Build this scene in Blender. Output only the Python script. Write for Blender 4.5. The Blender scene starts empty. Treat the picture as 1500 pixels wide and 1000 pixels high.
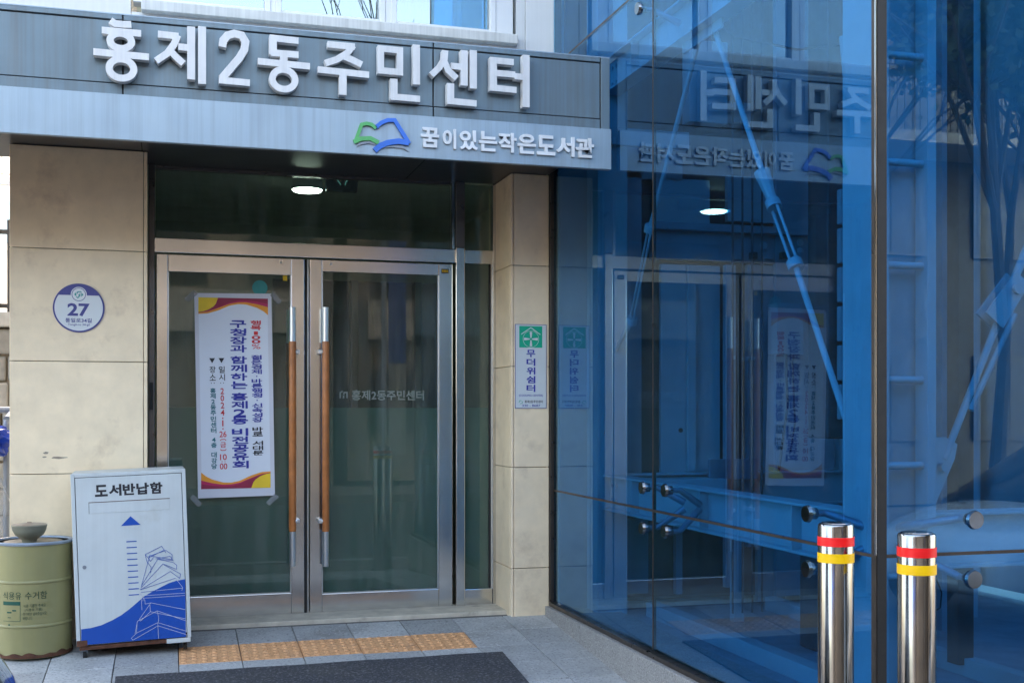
import bpy, bmesh, math, random
from mathutils import Vector, Matrix
random.seed(7)
S = bpy.context.scene
COL = S.collection
# ------------------------------------------------------------------ camera, sky, sun, exposure
CAMY, CAMZ, YAW, FPX, CXP, HY = -6.5, 1.192, 0.2837, 1723.0, 750.0, 602.0
cd = bpy.data.cameras.new('camera'); cam = bpy.data.objects.new('camera', cd); COL.objects.link(cam)
cam.location = (0, CAMY, CAMZ); cam.rotation_euler = (math.radians(90), 0, -YAW)
cd.sensor_width = 36; cd.lens = FPX/1500*36; cd.shift_y = (HY-500)/1500
cd.clip_start = .05; cd.clip_end = 600
S.camera = cam
SUN_EL, SUN_AZ = math.radians(30), math.radians(25)      # azimuth from +Y towards +X
W = bpy.data.worlds.new('World'); S.world = W; W.use_nodes = True
wn = W.node_tree; wn.nodes.clear()
sk = wn.nodes.new('ShaderNodeTexSky'); sk.sky_type = 'NISHITA'; sk.sun_disc = False
sk.sun_elevation = SUN_EL; sk.sun_rotation = SUN_AZ; sk.dust_density = 3.0; sk.air_density = .7; sk.ozone_density = .3
bg = wn.nodes.new('ShaderNodeBackground'); bg.inputs[1].default_value = .15
wo = wn.nodes.new('ShaderNodeOutputWorld')
hz = wn.nodes.new('ShaderNodeMix'); hz.data_type = 'RGBA'; hz.blend_type = 'MULTIPLY'; hz.inputs[0].default_value = 1
hz.inputs[7].default_value = (1.25, 1.06, .83, 1)          # hazy winter city air, less blue than the clear model
wn.links.new(sk.outputs[0], hz.inputs[6]); wn.links.new(hz.outputs[2], bg.inputs[0]); wn.links.new(bg.outputs[0], wo.inputs[0])
sd = bpy.data.lights.new('sun', 'SUN'); sd.energy = 3.0; sd.angle = math.radians(.5); sd.color = (1, .93, .82)
so = bpy.data.objects.new('sun', sd); COL.objects.link(so)
dv = Vector((math.sin(SUN_AZ)*math.cos(SUN_EL), math.cos(SUN_AZ)*math.cos(SUN_EL), math.sin(SUN_EL)))
so.rotation_euler = dv.to_track_quat('Z', 'Y').to_euler(); so.location = dv*40
S.view_settings.view_transform = 'Standard'; S.view_settings.look = 'None'
S.view_settings.exposure = 3.66; S.view_settings.gamma = 1
S.view_settings.use_curve_mapping = False
S.cycles.max_bounces = 10; S.cycles.transparent_max_bounces = 16; S.cycles.glossy_bounces = 6
S.cycles.caustics_reflective = False; S.cycles.caustics_refractive = False
S.cycles.use_denoising = True

# ------------------------------------------------------------------ measured rays of the photograph -> points on real planes
sY, cY = math.sin(YAW), math.cos(YAW)
def ray(px, py):
    a = (px-CXP)/FPX; b = (HY-py)/FPX
    return (sY+cY*a, cY-sY*a, b)
def PY(px, py, Y):
    d = ray(px, py); t = (Y-CAMY)/d[1]; return (d[0]*t, CAMZ+d[2]*t)          # X, Z on plane Y
def PX(px, py, X):
    d = ray(px, py); t = X/d[0]; return (CAMY+d[1]*t, CAMZ+d[2]*t)            # Y, Z on plane X
G0, GS = .011, .08
def gz(y): return G0+GS*y if y > -3.6 else G0+GS*-3.6+.0*(y+3.6)
def GR(px, py):
    d = ray(px, py); t = (G0+GS*CAMY-CAMZ)/(d[2]-GS*d[1]); return (d[0]*t, CAMY+d[1]*t)
def xpx(px, Y): return PY(px, HY, Y)[0]

# ------------------------------------------------------------------ materials
def _m(name):
    m = bpy.data.materials.new(name); m.use_nodes = True; n = m.node_tree; n.nodes.clear(); return m, n
def N(n, t, **k):
    x = n.nodes.new(t)
    for a, b in k.items():
        if a in ('op',): x.operation = b
        elif a == 'bt': x.blend_type = b
        else: setattr(x, a, b)
    return x
def math_(n, op, a, b=None, c=False):
    x = n.nodes.new('ShaderNodeMath'); x.operation = op; x.use_clamp = c
    for i, v in enumerate((a, b)):
        if v is None: continue
        if isinstance(v, (int, float)): x.inputs[i].default_value = v
        else: n.links.new(v, x.inputs[i])
    return x.outputs[0]
def noise(n, vec, scale, stretch=(1, 1, 1), detail=5, rough=.6):
    mp = n.nodes.new('ShaderNodeMapping'); mp.inputs['Scale'].default_value = stretch
    n.links.new(vec, mp.inputs[0])
    t = n.nodes.new('ShaderNodeTexNoise'); t.inputs['Scale'].default_value = scale
    t.inputs['Detail'].default_value = detail; t.inputs['Roughness'].default_value = rough
    n.links.new(mp.outputs[0], t.inputs['Vector']); return t.outputs['Fac']
def ramp(n, fac, a, b):
    r = n.nodes.new('ShaderNodeMapRange'); r.inputs['From Min'].default_value = a; r.inputs['From Max'].default_value = b
    n.links.new(fac, r.inputs['Value']); return r.outputs[0]
def mix(n, fac, a, b, bt='MIX'):
    x = n.nodes.new('ShaderNodeMix'); x.data_type = 'RGBA'; x.blend_type = bt
    if isinstance(fac, (int, float)): x.inputs[0].default_value = fac
    else: n.links.new(fac, x.inputs[0])
    for i, v in ((6, a), (7, b)):
        if isinstance(v, tuple): x.inputs[i].default_value = (*v[:3], 1)
        else: n.links.new(v, x.inputs[i])
    return x.outputs[2]
def pm(name, col, rough=.5, metal=0, var=.12, scale=6, col2=None, c2=(.5, .7), c2scale=2, c2stretch=(1, 1, 1), streak=0,
       speck=None, bump=0, bscale=80, rnd=0, aniso=None, rvar=.1, coat=0):
    m, n = _m(name)
    geo = n.nodes.new('ShaderNodeNewGeometry'); P = geo.outputs['Position']
    bs = n.nodes.new('ShaderNodeBsdfPrincipled'); out = n.nodes.new('ShaderNodeOutputMaterial')
    n.links.new(bs.outputs[0], out.inputs[0])
    f = noise(n, P, scale)
    c = mix(n, ramp(n, f, .3, .7), tuple(v*(1-var) for v in col), tuple(min(1, v*(1+var)) for v in col))
    if col2:
        c = mix(n, math_(n, 'MULTIPLY', ramp(n, noise(n, P, c2scale, c2stretch, 8, .65), *c2), .9), c, col2)
    if streak:
        s = ramp(n, noise(n, P, 1, (38, 38, .9), 4), .42, .75)
        c = mix(n, math_(n, 'MULTIPLY', s, streak), c, (.12, .11, .1))
    if speck:
        s = ramp(n, noise(n, P, speck[1], (1, 1, 1), 2), .56, .62); c = mix(n, math_(n, 'MULTIPLY', s, .8), c, speck[0])
        if len(speck) > 2:
            s = ramp(n, noise(n, P, speck[1]*.8, (1.1, .9, 1.2), 2), .60, .64); c = mix(n, math_(n, 'MULTIPLY', s, .8), c, speck[2])
    if rnd:
        oi = n.nodes.new('ShaderNodeObjectInfo')
        r = n.nodes.new('ShaderNodeMapRange'); r.inputs['To Min'].default_value = 1-rnd; r.inputs['To Max'].default_value = 1+rnd
        n.links.new(oi.outputs['Random'], r.inputs['Value'])
        cc = n.nodes.new('ShaderNodeCombineColor')
        for i in range(3): n.links.new(r.outputs[0], cc.inputs[i])
        c = mix(n, 1.0, c, cc.outputs[0], 'MULTIPLY')
    n.links.new(c, bs.inputs['Base Color'])
    bs.inputs['Metallic'].default_value = metal
    fr = noise(n, P, scale*3, aniso or (1, 1, 1), 3)
    r = n.nodes.new('ShaderNodeMapRange'); r.inputs['From Min'].default_value = .3; r.inputs['From Max'].default_value = .7
    r.inputs['To Min'].default_value = max(.02, rough-rvar); r.inputs['To Max'].default_value = min(1, rough+rvar)
    n.links.new(fr, r.inputs['Value']); n.links.new(r.outputs[0], bs.inputs['Roughness'])
    if coat: bs.inputs['Coat Weight'].default_value = coat; bs.inputs['Coat Roughness'].default_value = .08
    if bump:
        b = n.nodes.new('ShaderNodeBump'); b.inputs['Strength'].default_value = bump; b.inputs['Distance'].default_value = .004
        n.links.new(noise(n, P, bscale, aniso or (1, 1, 1), 6), b.inputs['Height']); n.links.new(b.outputs[0], bs.inputs['Normal'])
    return m
def glass(name, tint, F0=.05, rough=0.0, gcol=(1, 1, 1), dirt_haze=.0, wav=0):
    m, n = _m(name)
    geo = n.nodes.new('ShaderNodeNewGeometry')
    dp = n.nodes.new('ShaderNodeVectorMath'); dp.operation = 'DOT_PRODUCT'
    n.links.new(geo.outputs['Incoming'], dp.inputs[0]); n.links.new(geo.outputs['Normal'], dp.inputs[1])
    k = math_(n, 'SUBTRACT', 1, math_(n, 'ABSOLUTE', dp.outputs['Value']), True)
    fac = math_(n, 'ADD', math_(n, 'MULTIPLY', math_(n, 'POWER', k, 5), 1-F0), F0, True)
    tr = n.nodes.new('ShaderNodeBsdfTransparent'); tr.inputs[0].default_value = (*tint, 1)
    gl = n.nodes.new('ShaderNodeBsdfGlossy'); gl.inputs['Roughness'].default_value = rough; gl.inputs['Color'].default_value = (*gcol, 1)
    if wav:
        b = n.nodes.new('ShaderNodeBump'); b.inputs['Strength'].default_value = wav; b.inputs['Distance'].default_value = .003
        n.links.new(noise(n, geo.outputs['Position'], 1.6, (1, 1, .7), 1), b.inputs['Height']); n.links.new(b.outputs[0], gl.inputs['Normal'])
    mx = n.nodes.new('ShaderNodeMixShader'); n.links.new(fac, mx.inputs[0]); n.links.new(tr.outputs[0], mx.inputs[1]); n.links.new(gl.outputs[0], mx.inputs[2])
    res = mx.outputs[0]
    if dirt_haze:  # pale diffuse veil: dirt film plus painted haze
        df = n.nodes.new('ShaderNodeBsdfDiffuse'); df.inputs[0].default_value = (.5, .52, .5, 1)
        s = math_(n, 'MULTIPLY', ramp(n, noise(n, geo.outputs['Position'], 3, (4, 4, .5), 8, .7), .3, .8), dirt_haze)
        m2 = n.nodes.new('ShaderNodeMixShader'); n.links.new(s, m2.inputs[0]); n.links.new(res, m2.inputs[1]); n.links.new(df.outputs[0], m2.inputs[2]); res = m2.outputs[0]
    out = n.nodes.new('ShaderNodeOutputMaterial'); n.links.new(res, out.inputs[0]); return m
def film(name, tint, diff, amount):
    m, n = _m(name)
    tr = n.nodes.new('ShaderNodeBsdfTransparent'); tr.inputs[0].default_value = (*tint, 1)
    df = n.nodes.new('ShaderNodeBsdfDiffuse'); df.inputs[0].default_value = (*diff, 1)
    mx = n.nodes.new('ShaderNodeMixShader'); mx.inputs[0].default_value = amount
    n.links.new(tr.outputs[0], mx.inputs[1]); n.links.new(df.outputs[0], mx.inputs[2])
    out = n.nodes.new('ShaderNodeOutputMaterial'); n.links.new(mx.outputs[0], out.inputs[0]); return m
def emit(name, col, st):
    m, n = _m(name); e = n.nodes.new('ShaderNodeEmission'); e.inputs[0].default_value = (*col, 1); e.inputs[1].default_value = st
    out = n.nodes.new('ShaderNodeOutputMaterial'); n.links.new(e.outputs[0], out.inputs[0]); return m
M = dict(
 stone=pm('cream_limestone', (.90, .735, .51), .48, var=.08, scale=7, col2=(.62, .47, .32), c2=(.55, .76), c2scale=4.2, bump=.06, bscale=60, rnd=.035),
 joint=pm('joint_mortar', (.30, .25, .19), .9),
 steel=pm('brushed_stainless', (.66, .655, .64), .16, 1, var=.10, scale=1.3, rvar=.02),
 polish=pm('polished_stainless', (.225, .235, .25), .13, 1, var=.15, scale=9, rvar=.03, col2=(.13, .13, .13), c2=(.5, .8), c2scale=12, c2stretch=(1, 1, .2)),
 dframe=pm('dark_bronze_frame', (.16, .15, .15), .35, .9),
 black=pm('black_rubber', (.012, .012, .013), .6),
 panel=pm('slate_metal_panel', (.15, .205, .24), .42, .25, var=.08, scale=3, streak=.42, bump=.03, bscale=120, aniso=(1, 1, .1)),
 strip=pm('pale_metal_strip', (.32, .405, .475), .38, .25, var=.06, scale=2, streak=.24),
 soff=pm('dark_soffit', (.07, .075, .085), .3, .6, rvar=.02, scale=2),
 letter=pm('white_letter', (.72, .71, .70), .45, .0, var=.05, scale=14, streak=.18),
 letter_s=pm('white_letter_small', (.74, .75, .76), .4),
 green=pm('logo_green', (.10, .42, .13), .4), blue=pm('logo_blue', (.035, .16, .62), .4),
 wall=pm('white_wall_panel', (.70, .70, .68), .55, var=.04, scale=4, streak=.10),
 cream=pm('cream_wall_panel', (.70, .68, .64), .6, var=.03, scale=3, streak=.08),
 sill=pm('window_sill_paint', (.66, .65, .61), .6, var=.08, scale=8, streak=.32),
 wframe=pm('white_window_frame', (.74, .74, .73), .4, var=.03),
 winglass=glass('window_glass', (.45, .55, .58), .2, 0, (.9, .97, 1), wav=.03),
 doorglass=glass('door_glass', (.62, .74, .69), .045, .0, (1, 1, 1), dirt_haze=.16, wav=.012),  # veil raised beyond dirt, painted haze that lightens the dark panes
 blueglass=glass('blue_tinted_glass', (.20, .57, .89), .15, 0, (.50, .80, 1), dirt_haze=.012, wav=.02),
 blueglass_inner=glass('blue_glass_inner_face', (.92, .96, .98), .012, 0, (.3, .6, .9)),
 film=film('frosted_film', (.6, .8, .76), (.31, .47, .46), .40),
 filmtext=film('glass_lettering', (1, 1, 1), (.35, .42, .38), .5),
 tape=film('clear_tape', (.95, .95, .95), (.6, .62, .65), .22),
 inwall=pm('lobby_wall', (.50, .56, .48), .7), infloor=pm('lobby_floor', (.14, .14, .13), .4, var=.2), inceil=pm('lobby_ceiling', (.6, .66, .6), .7),
 lamp=emit('lamp_light', (1, .96, .86), 3.0),
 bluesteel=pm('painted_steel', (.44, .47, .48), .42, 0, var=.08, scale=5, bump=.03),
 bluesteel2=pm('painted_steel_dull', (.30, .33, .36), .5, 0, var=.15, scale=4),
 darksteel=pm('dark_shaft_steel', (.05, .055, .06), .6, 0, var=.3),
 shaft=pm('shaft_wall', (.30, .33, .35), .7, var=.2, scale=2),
 bronze=pm('bronze_trim', (.10, .085, .075), .35, .8),
 granite=pm('plinth_granite', (.30, .295, .29), .5, var=.06, speck=((.08, .08, .08), 150, (.5, .49, .47)), bump=.05, rnd=.04),
 pave=pm('granite_paver', (.40, .405, .40), .75, var=.12, scale=5, speck=((.23, .23, .23), 75, (.52, .52, .51)), bump=.25, bscale=110, rnd=.16, col2=(.24, .235, .22), c2=(.55, .75), c2scale=1.7),
 pavebase=pm('joint_sand', (.14, .13, .12), .95, bump=.2),
 asphalt=pm('asphalt', (.06, .06, .062), .85, var=.2, scale=3, speck=((.12, .12, .12), 120), bump=.4, bscale=150),
 tact=pm('tactile_orange', (.68, .36, .17), .8, var=.14, scale=20, speck=((.42, .2, .08), 90), bump=.2, rnd=.09, col2=(.42, .27, .17), c2=(.55, .8), c2scale=6),
 mat=pm('charcoal_mat', (.042, .043, .05), .95, var=.5, scale=75, speck=((.13, .13, .14), 70), bump=1.0, bscale=90, col2=(.06, .058, .055), c2=(.5, .7), c2scale=3),
 thresh=pm('threshold_stone', (.62, .56, .45), .7, var=.2, scale=10, col2=(.2, .17, .13), c2=(.55, .7), c2scale=5, bump=.2),
 handle=pm('orange_wood_grip', (.47, .165, .045), .42, var=.2, scale=14, c2scale=10, aniso=(1, 1, .1), col2=(.30, .10, .03), c2=(.5, .8), coat=.2),
 alu=pm('satin_aluminium', (.66, .70, .73), .3, .85, var=.03, rvar=.01),
 paper=pm('banner_vinyl', (.75, .79, .86), .55, var=.015), pmarg=pm('banner_margin', (.66, .67, .73), .55, var=.02),
 ink_navy=pm('ink_navy', (.028, .035, .33), .6), ink_red=pm('ink_red', (.62, .03, .04), .6), ink_black=pm('ink_black', (.018, .018, .025), .6),
 ink_teal=pm('ink_teal', (.025, .17, .21), .6), ink_maroon=pm('ink_maroon', (.30, .018, .06), .6), ink_orange=pm('ink_orange', (.85, .34, .03), .6), ink_yellow=pm('ink_yellow', (.88, .60, .03), .6),
 ink_dgreen=pm('ink_dark_green', (.008, .075, .05), .7), ink_pink=pm('ink_pink', (.50, .02, .10), .6),
 plate_w=pm('plate_white', (.66, .70, .72), .35, var=.02), plate_b=pm('plate_blue', (.05, .058, .25), .35, var=.03), ink_green=pm('plate_green', (.0, .40, .23), .4, var=.03),
 boxw=pm('enamel_white', (.60, .64, .64), .38, var=.05, scale=5, col2=(.48, .49, .44), c2=(.62, .8), c2scale=3, streak=.08),
 boxb=pm('box_blue', (.008, .075, .40), .4, var=.06), boxline=pm('box_line', (.50, .50, .62), .5), rust=pm('rust', (.10, .04, .022), .9, var=.4, scale=30, bump=.5),
 drum=pm('drum_enamel', (.285, .262, .115), .42, var=.08, scale=4, col2=(.28, .26, .15), c2=(.55, .72), c2scale=4, streak=.1, bump=.04, bscale=30),
 drumtop=pm('drum_lid_worn', (.30, .25, .18), .7, var=.2, scale=10, col2=(.17, .10, .06), c2=(.52, .7), c2scale=7, bump=.3),
 drumrim=pm('drum_rim', (.26, .31, .38), .4, .3, var=.15, scale=12), bowl=pm('enamel_bowl', (.19, .19, .14), .45, var=.15, scale=12, col2=(.16, .10, .06), c2=(.58, .7), c2scale=9),
 red=pm('red_reflective', (.95, .010, .012), .35, var=.04), yellow=pm('yellow_reflective', (1.0, .56, .0), .35, var=.06, scale=30),
 bgwhite=pm('far_white_wall', (.80, .80, .78), .6, var=.05), fence=pm('dark_fence', (.035, .03, .028), .5), rubble=pm('rubble_stone', (.27, .25, .22), .85, var=.2, rnd=.2, bump=.6, bscale=30),
 concrete=pm('concrete', (.36, .34, .31), .85, var=.12, bump=.3, bscale=40, streak=.2), tarp=pm('blue_tarp', (.01, .05, .42), .35, var=.3, scale=15), greymetal=pm('grey_metal', (.26, .29, .34), .4, .4),
 brick=pm('brown_render', (.19, .17, .145), .8, var=.15, scale=1.5, streak=.25), render2=pm('yellow_render', (.085, .085, .085), .8, var=.1, scale=1, streak=.2), darkwin=pm('dark_window', (.02, .022, .025), .5, var=.1),
 bark=pm('bark', (.075, .06, .045), .9, var=.3, bump=.8, bscale=30), leaf=pm('leaf', (.05, .085, .025), .6, var=.3, scale=2),
 carw=pm('car_white', (.62, .63, .64), .25, var=.01, coat=1), card=pm('car_black', (.012, .015, .022), .25, var=.01, coat=1), carglass=pm('car_glass', (.02, .025, .03), .06), tyre=pm('tyre', (.02, .02, .02), .85), rim=pm('wheel_rim', (.5, .5, .5), .3, .9), lens=pm('headlight_lens', (.6, .62, .65), .12),
 banner_blue=pm('street_banner_blue', (.03, .08, .30), .7, var=.05), exitbox=pm('exit_box', (.03, .07, .12), .3, var=.05), exitdot=emit('exit_glow', (.3, .8, .75), .03), sticker=pm('teal_sticker', (.03, .28, .27), .5),
)
# ------------------------------------------------------------------ mesh helpers
def quad_box(bm, x0, x1, y0, y1, z0, z1, bev=0):
    r = bmesh.ops.create_cube(bm, size=1)
    vs = r['verts']
    for v in vs:
        v.co = Vector((x0+(v.co.x+.5)*(x1-x0), y0+(v.co.y+.5)*(y1-y0), z0+(v.co.z+.5)*(z1-z0)))
    if bev:
        es = list({e for v in vs for e in v.link_edges})
        bmesh.ops.bevel(bm, geom=es, offset=bev, segments=2, affect='EDGES', profile=.5)
def box(x0, x1, y0, y1, z0, z1, bev=0):
    bm = bmesh.new(); quad_box(bm, min(x0, x1), max(x0, x1), min(y0, y1), max(y0, y1), min(z0, z1), max(z0, z1), bev); return bm
def tube(bm, a, b, r0, r1=None, seg=14):
    a = Vector(a); b = Vector(b); r1 = r0 if r1 is None else r1; d = (b-a)
    q = d.to_track_quat('Z', 'Y').to_matrix().to_4x4()
    res = bmesh.ops.create_cone(bm, cap_ends=True, segments=seg, radius1=r0, radius2=r1, depth=d.length)
    bmesh.ops.transform(bm, matrix=Matrix.Translation((a+b)/2) @ q, verts=res['verts'])
def tubes(*L, seg=14):
    bm = bmesh.new()
    for t in L: tube(bm, *t, seg=seg)
    return bm
def path_tube(bm, pts, r, seg=8):
    for i in range(len(pts)-1): tube(bm, pts[i], pts[i+1], r, r, seg)
def lathe(prof, cx=0, cy=0, seg=48):
    bm = bmesh.new(); rings = []
    for r, z in prof:
        rings.append([bm.verts.new((cx+max(r, 1e-4)*math.cos(2*math.pi*k/seg), cy+max(r, 1e-4)*math.sin(2*math.pi*k/seg), z)) for k in range(seg)])
    for a, b in zip(rings, rings[1:]):
        for k in range(seg): bm.faces.new((a[k], a[(k+1) % seg], b[(k+1) % seg], b[k]))
    bm.faces.new(rings[0][::-1]); bm.faces.new(rings[-1])
    return bm
def prism_xz(bm, pts, y0, y1):
    """polygon given in X,Z extruded from y0 (front, seen from -Y) to y1"""
    f = [bm.verts.new((x, y0, z)) for x, z in pts]; b = [bm.verts.new((x, y1, z)) for x, z in pts]
    n = len(pts)
    fs = [bm.faces.new(f), bm.faces.new(b[::-1])]
    for i in range(n): fs.append(bm.faces.new((f[i], b[i], b[(i+1) % n], f[(i+1) % n])))
    return fs
def stroke(bm, pts, w, y0, y1, closed=False):
    """thick polyline in X,Z with mitred joints, extruded in Y"""
    P = [Vector(p) for p in pts]; n = len(P); L = []; R = []
    for i in range(n):
        if closed: d0 = (P[i]-P[i-1]); d1 = (P[(i+1) % n]-P[i])
        else: d0 = P[i]-P[max(0, i-1)]; d1 = P[min(n-1, i+1)]-P[i]
        if d0.length < 1e-9: d0 = d1
        if d1.length < 1e-9: d1 = d0
        d0 = d0.normalized(); d1 = d1.normalized(); n0 = Vector((-d0.y, d0.x)); n1 = Vector((-d1.y, d1.x))
        m = (n0+n1); m = m.normalized() if m.length > .1 else n0
        k = min(2.0, 1/max(.3, m.dot(n0))); L.append(P[i]+m*w/2*k); R.append(P[i]-m*w/2*k)
    lf = [bm.verts.new((v.x, y0, v.y)) for v in L]; rf = [bm.verts.new((v.x, y0, v.y)) for v in R]
    lb = [bm.verts.new((v.x, y1, v.y)) for v in L]; rb = [bm.verts.new((v.x, y1, v.y)) for v in R]
    for i in range(n if closed else n-1):
        j = (i+1) % n
        for q in ((lf[i], lf[j], rf[j], rf[i]), (lb[i], rb[i], rb[j], lb[j]), (lf[i], lb[i], lb[j], lf[j]), (rf[i], rf[j], rb[j], rb[i])): bm.faces.new(q)
    if not closed:
        bm.faces.new((lf[0], rf[0], rb[0], lb[0])); bm.faces.new((lf[-1], lb[-1], rb[-1], rf[-1]))
def ell(cx, cz, rx, rz, n=36): return [(cx+rx*math.cos(2*math.pi*k/n), cz+rz*math.sin(2*math.pi*k/n)) for k in range(n)]
def smooth(o, ang=40):
    for p in o.data.polygons: p.use_smooth = True
    try: o.data.set_sharp_from_angle(angle=math.radians(ang))
    except Exception: pass
def off(o):
    v = Vector((0, 0, 0))
    while o is not None: v += o.location; o = o.parent
    return v
def obj(name, bm, m, parent=None, local=False, sm=False, fixn=True, **props):
    if fixn: bmesh.ops.recalc_face_normals(bm, faces=bm.faces)
    if parent is not None and not local: bmesh.ops.translate(bm, verts=bm.verts, vec=-off(parent))
    me = bpy.data.meshes.new(name); bm.to_mesh(me); bm.free(); me.materials.append(M[m])
    o = bpy.data.objects.new(name, me); COL.objects.link(o)
    if parent is not None: o.parent = parent
    if sm: smooth(o)
    for k, v in props.items(): o[k] = v
    return o
def bx(name, m, parent, x0, x1, y0, y1, z0, z1, bev=0, **p): return obj(name, box(x0, x1, y0, y1, z0, z1, bev), m, parent, **p)
def thing(name, label, cat, loc=(0, 0, 0), group=None, rot=(0, 0, 0)):
    o = bpy.data.objects.new(name, None); COL.objects.link(o); o.location = loc; o.rotation_euler = rot
    o.empty_display_size = .1; o['label'] = label; o['category'] = cat
    if group: o['group'] = group
    return o
def tag(o, label, cat, group=None):
    o['label'] = label; o['category'] = cat
    if group: o['group'] = group
    return o
def copy_tree(o, parent=None):
    c = o.copy(); COL.objects.link(c)
    if parent is not None: c.parent = parent
    for ch in list(o.children): copy_tree(ch, c)
    return c
def text_bm(s, bold=0.0, ext=0.0):
    c = bpy.data.curves.new('txt', 'FONT'); c.body = s; c.offset = bold; c.extrude = ext; c.resolution_u = 3
    o = bpy.data.objects.new('txt', c); COL.objects.link(o)
    dg = bpy.context.evaluated_depsgraph_get(); dg.update()
    me = bpy.data.meshes.new_from_object(o.evaluated_get(dg))
    bm = bmesh.new(); bm.from_mesh(me); bpy.data.meshes.remove(me); bpy.data.objects.remove(o); bpy.data.curves.remove(c); return bm
def merge(dst, src):
    me = bpy.data.meshes.new('tmp'); src.to_mesh(me); src.free(); dst.from_mesh(me); bpy.data.meshes.remove(me)
def text_fit(s, x0, x1, z0, z1, y, bold=.02, depth=.0006, heavy=0):
    """text fitted to a box in X,Z; front at y, going back by depth"""
    b = text_bm(s, bold, .5); vs = b.verts
    ax = min(v.co.x for v in vs); bxx = max(v.co.x for v in vs); az = min(v.co.y for v in vs); bz = max(v.co.y for v in vs)
    for v in vs:
        v.co = Vector((x0+(v.co.x-ax)/(bxx-ax)*(x1-x0), y+(.5-v.co.z)*depth, z0+(v.co.y-az)/(bz-az)*(z1-z0)))
    if heavy:
        base = b; b = bmesh.new()
        for k, (sx_, sz_) in enumerate(((0, 0), (0, 1), (0, -1), (.5, .5), (-.5, -.5))):
            c = base.copy(); bmesh.ops.translate(c, verts=c.verts, vec=(sx_*heavy, -.00006*k, sz_*heavy)); merge(b, c)
        base.free()
    return b

# ================================================================== SETTING: ground
def sloped(name, pts, m, lift=0, parent=None, **p):
    bm = bmesh.new(); bm.faces.new([bm.verts.new((x, y, z+lift)) for x, y, z in pts]); return obj(name, bm, m, parent, fixn=False, **p)
zb = gz(-3.6)
o = sloped('ground', [(-160, -160, zb-.13), (160, -160, zb-.13), (160, 160, zb-.13), (-160, 160, zb-.13)], 'asphalt', kind='structure')
rd = bx('road', 'asphalt', None, -60, 60, -13, -4.4, zb-.3, zb-.11, kind='structure')
fs = bx('far_pavement', 'pavebase', None, -60, 60, -15.5, -13, zb-.3, zb+.02, kind='structure')
pv = thing('pavement', 'x', 'x'); del pv['label']; del pv['category']; pv['kind'] = 'structure'
def slab(name, x0, x1, y0, y1, t, m, parent, top=0, **p):
    bm = bmesh.new(); quad_box(bm, x0, x1, y0, y1, -t, 0, .002)
    for v in bm.verts: v.co.z += gz(v.co.y)+top
    return obj(name, bm, m, parent, **p)
slab('bedding', -8, 2.25, -3.6, 1.2, .1, 'pavebase', pv, -.012)
slab('bedding', -8, 8, -4.4, -3.6, .1, 'pavebase', pv, -.012)
slab('bedding', 2.25, 8, -3.6, -3.3, .1, 'pavebase', pv, -.012)
bx('kerb', 'granite', pv, -20, 20, -4.52, -4.4, zb-.2, zb, .008)
# tactile strip position from its back right corner
tx1, ty1 = GR(680, 925); TX1 = tx1; TY1 = ty1; TS = .3
TX0 = TX1-5*TS
tiles_x = [TX1+k*TS for k in range(-12, 3)]
shared = {}
def tile_mesh(kind):
    bm = bmesh.new(); g = .0022
    quad_box(bm, g, TS-g, g, TS-g, -.03, 0, .0025)
    if kind == 'tact':
        for i in range(6):
            for j in range(6):
                cx = TS*(i+.5)/6; cy = TS*(j+.5)/6
                base = [bm.verts.new((cx+.0155*math.cos(math.pi/4*k), cy+.0155*math.sin(math.pi/4*k), .0002)) for k in range(8)]
                tp = [bm.verts.new((cx+.009*math.cos(math.pi/4*k), cy+.009*math.sin(math.pi/4*k), .005)) for k in range(8)]
                for k in range(8): bm.faces.new((base[k], base[(k+1) % 8], tp[(k+1) % 8], tp[k]))
                bm.faces.new(tp)
    for v in bm.verts: v.co.z += GS*v.co.y
    me = bpy.data.meshes.new(kind); bm.to_mesh(me); bm.free(); return me
gme = tile_mesh('pav'); gme.materials.append(M['pave']); tme = tile_mesh('tact'); tme.materials.append(M['tact'])
for ix in range(-13, 3):
    for iy in range(-10, 2):
        x = TX1+ix*TS; y = TY1+iy*TS-TS
        if x+TS*.5 > 2.06 and y < 0: continue
        if y > .05: continue
        t = (-5 <= ix < 0 and iy == 0)
        o = bpy.data.objects.new('tactile_tile' if t else 'paving_tile', tme if t else gme); COL.objects.link(o); o.parent = pv
        o.location = (x, y, gz(y)+random.uniform(-.0012, .0012)+(0 if t else 0)); o.rotation_euler = (random.uniform(-.003, .003), random.uniform(-.003, .003), random.uniform(-.002, .002))
# threshold strip
xl_in, xr_in = xpx(216, .05), xpx(749, .05)
bx('threshold', 'thresh', pv, xpx(216, .3), xpx(751, 0)-.006, .10, .42, -.12, .0315, .004)
ytop = TY1
while ytop+TS < .05+TS-1e-6 and ytop+TS <= .30: ytop += TS
yt_ = max(TY1+TS*k for k in range(-2, 3) if TY1+TS*(k-1) <= .05)
if yt_ < .096:
    for ix in range(-2, 9):
        x_ = TX0-.3+ix*TS-.3; quad = box(max(x_, xl_in)+.002, min(x_+TS, xr_in)-.002, yt_+.002, .097, -.05, gz(.05)-.002, .002) if x_+TS > xl_in+.02 and x_ < xr_in-.02 else None
        if quad is not None: obj('paving_tile', quad, 'pave', pv)

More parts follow.
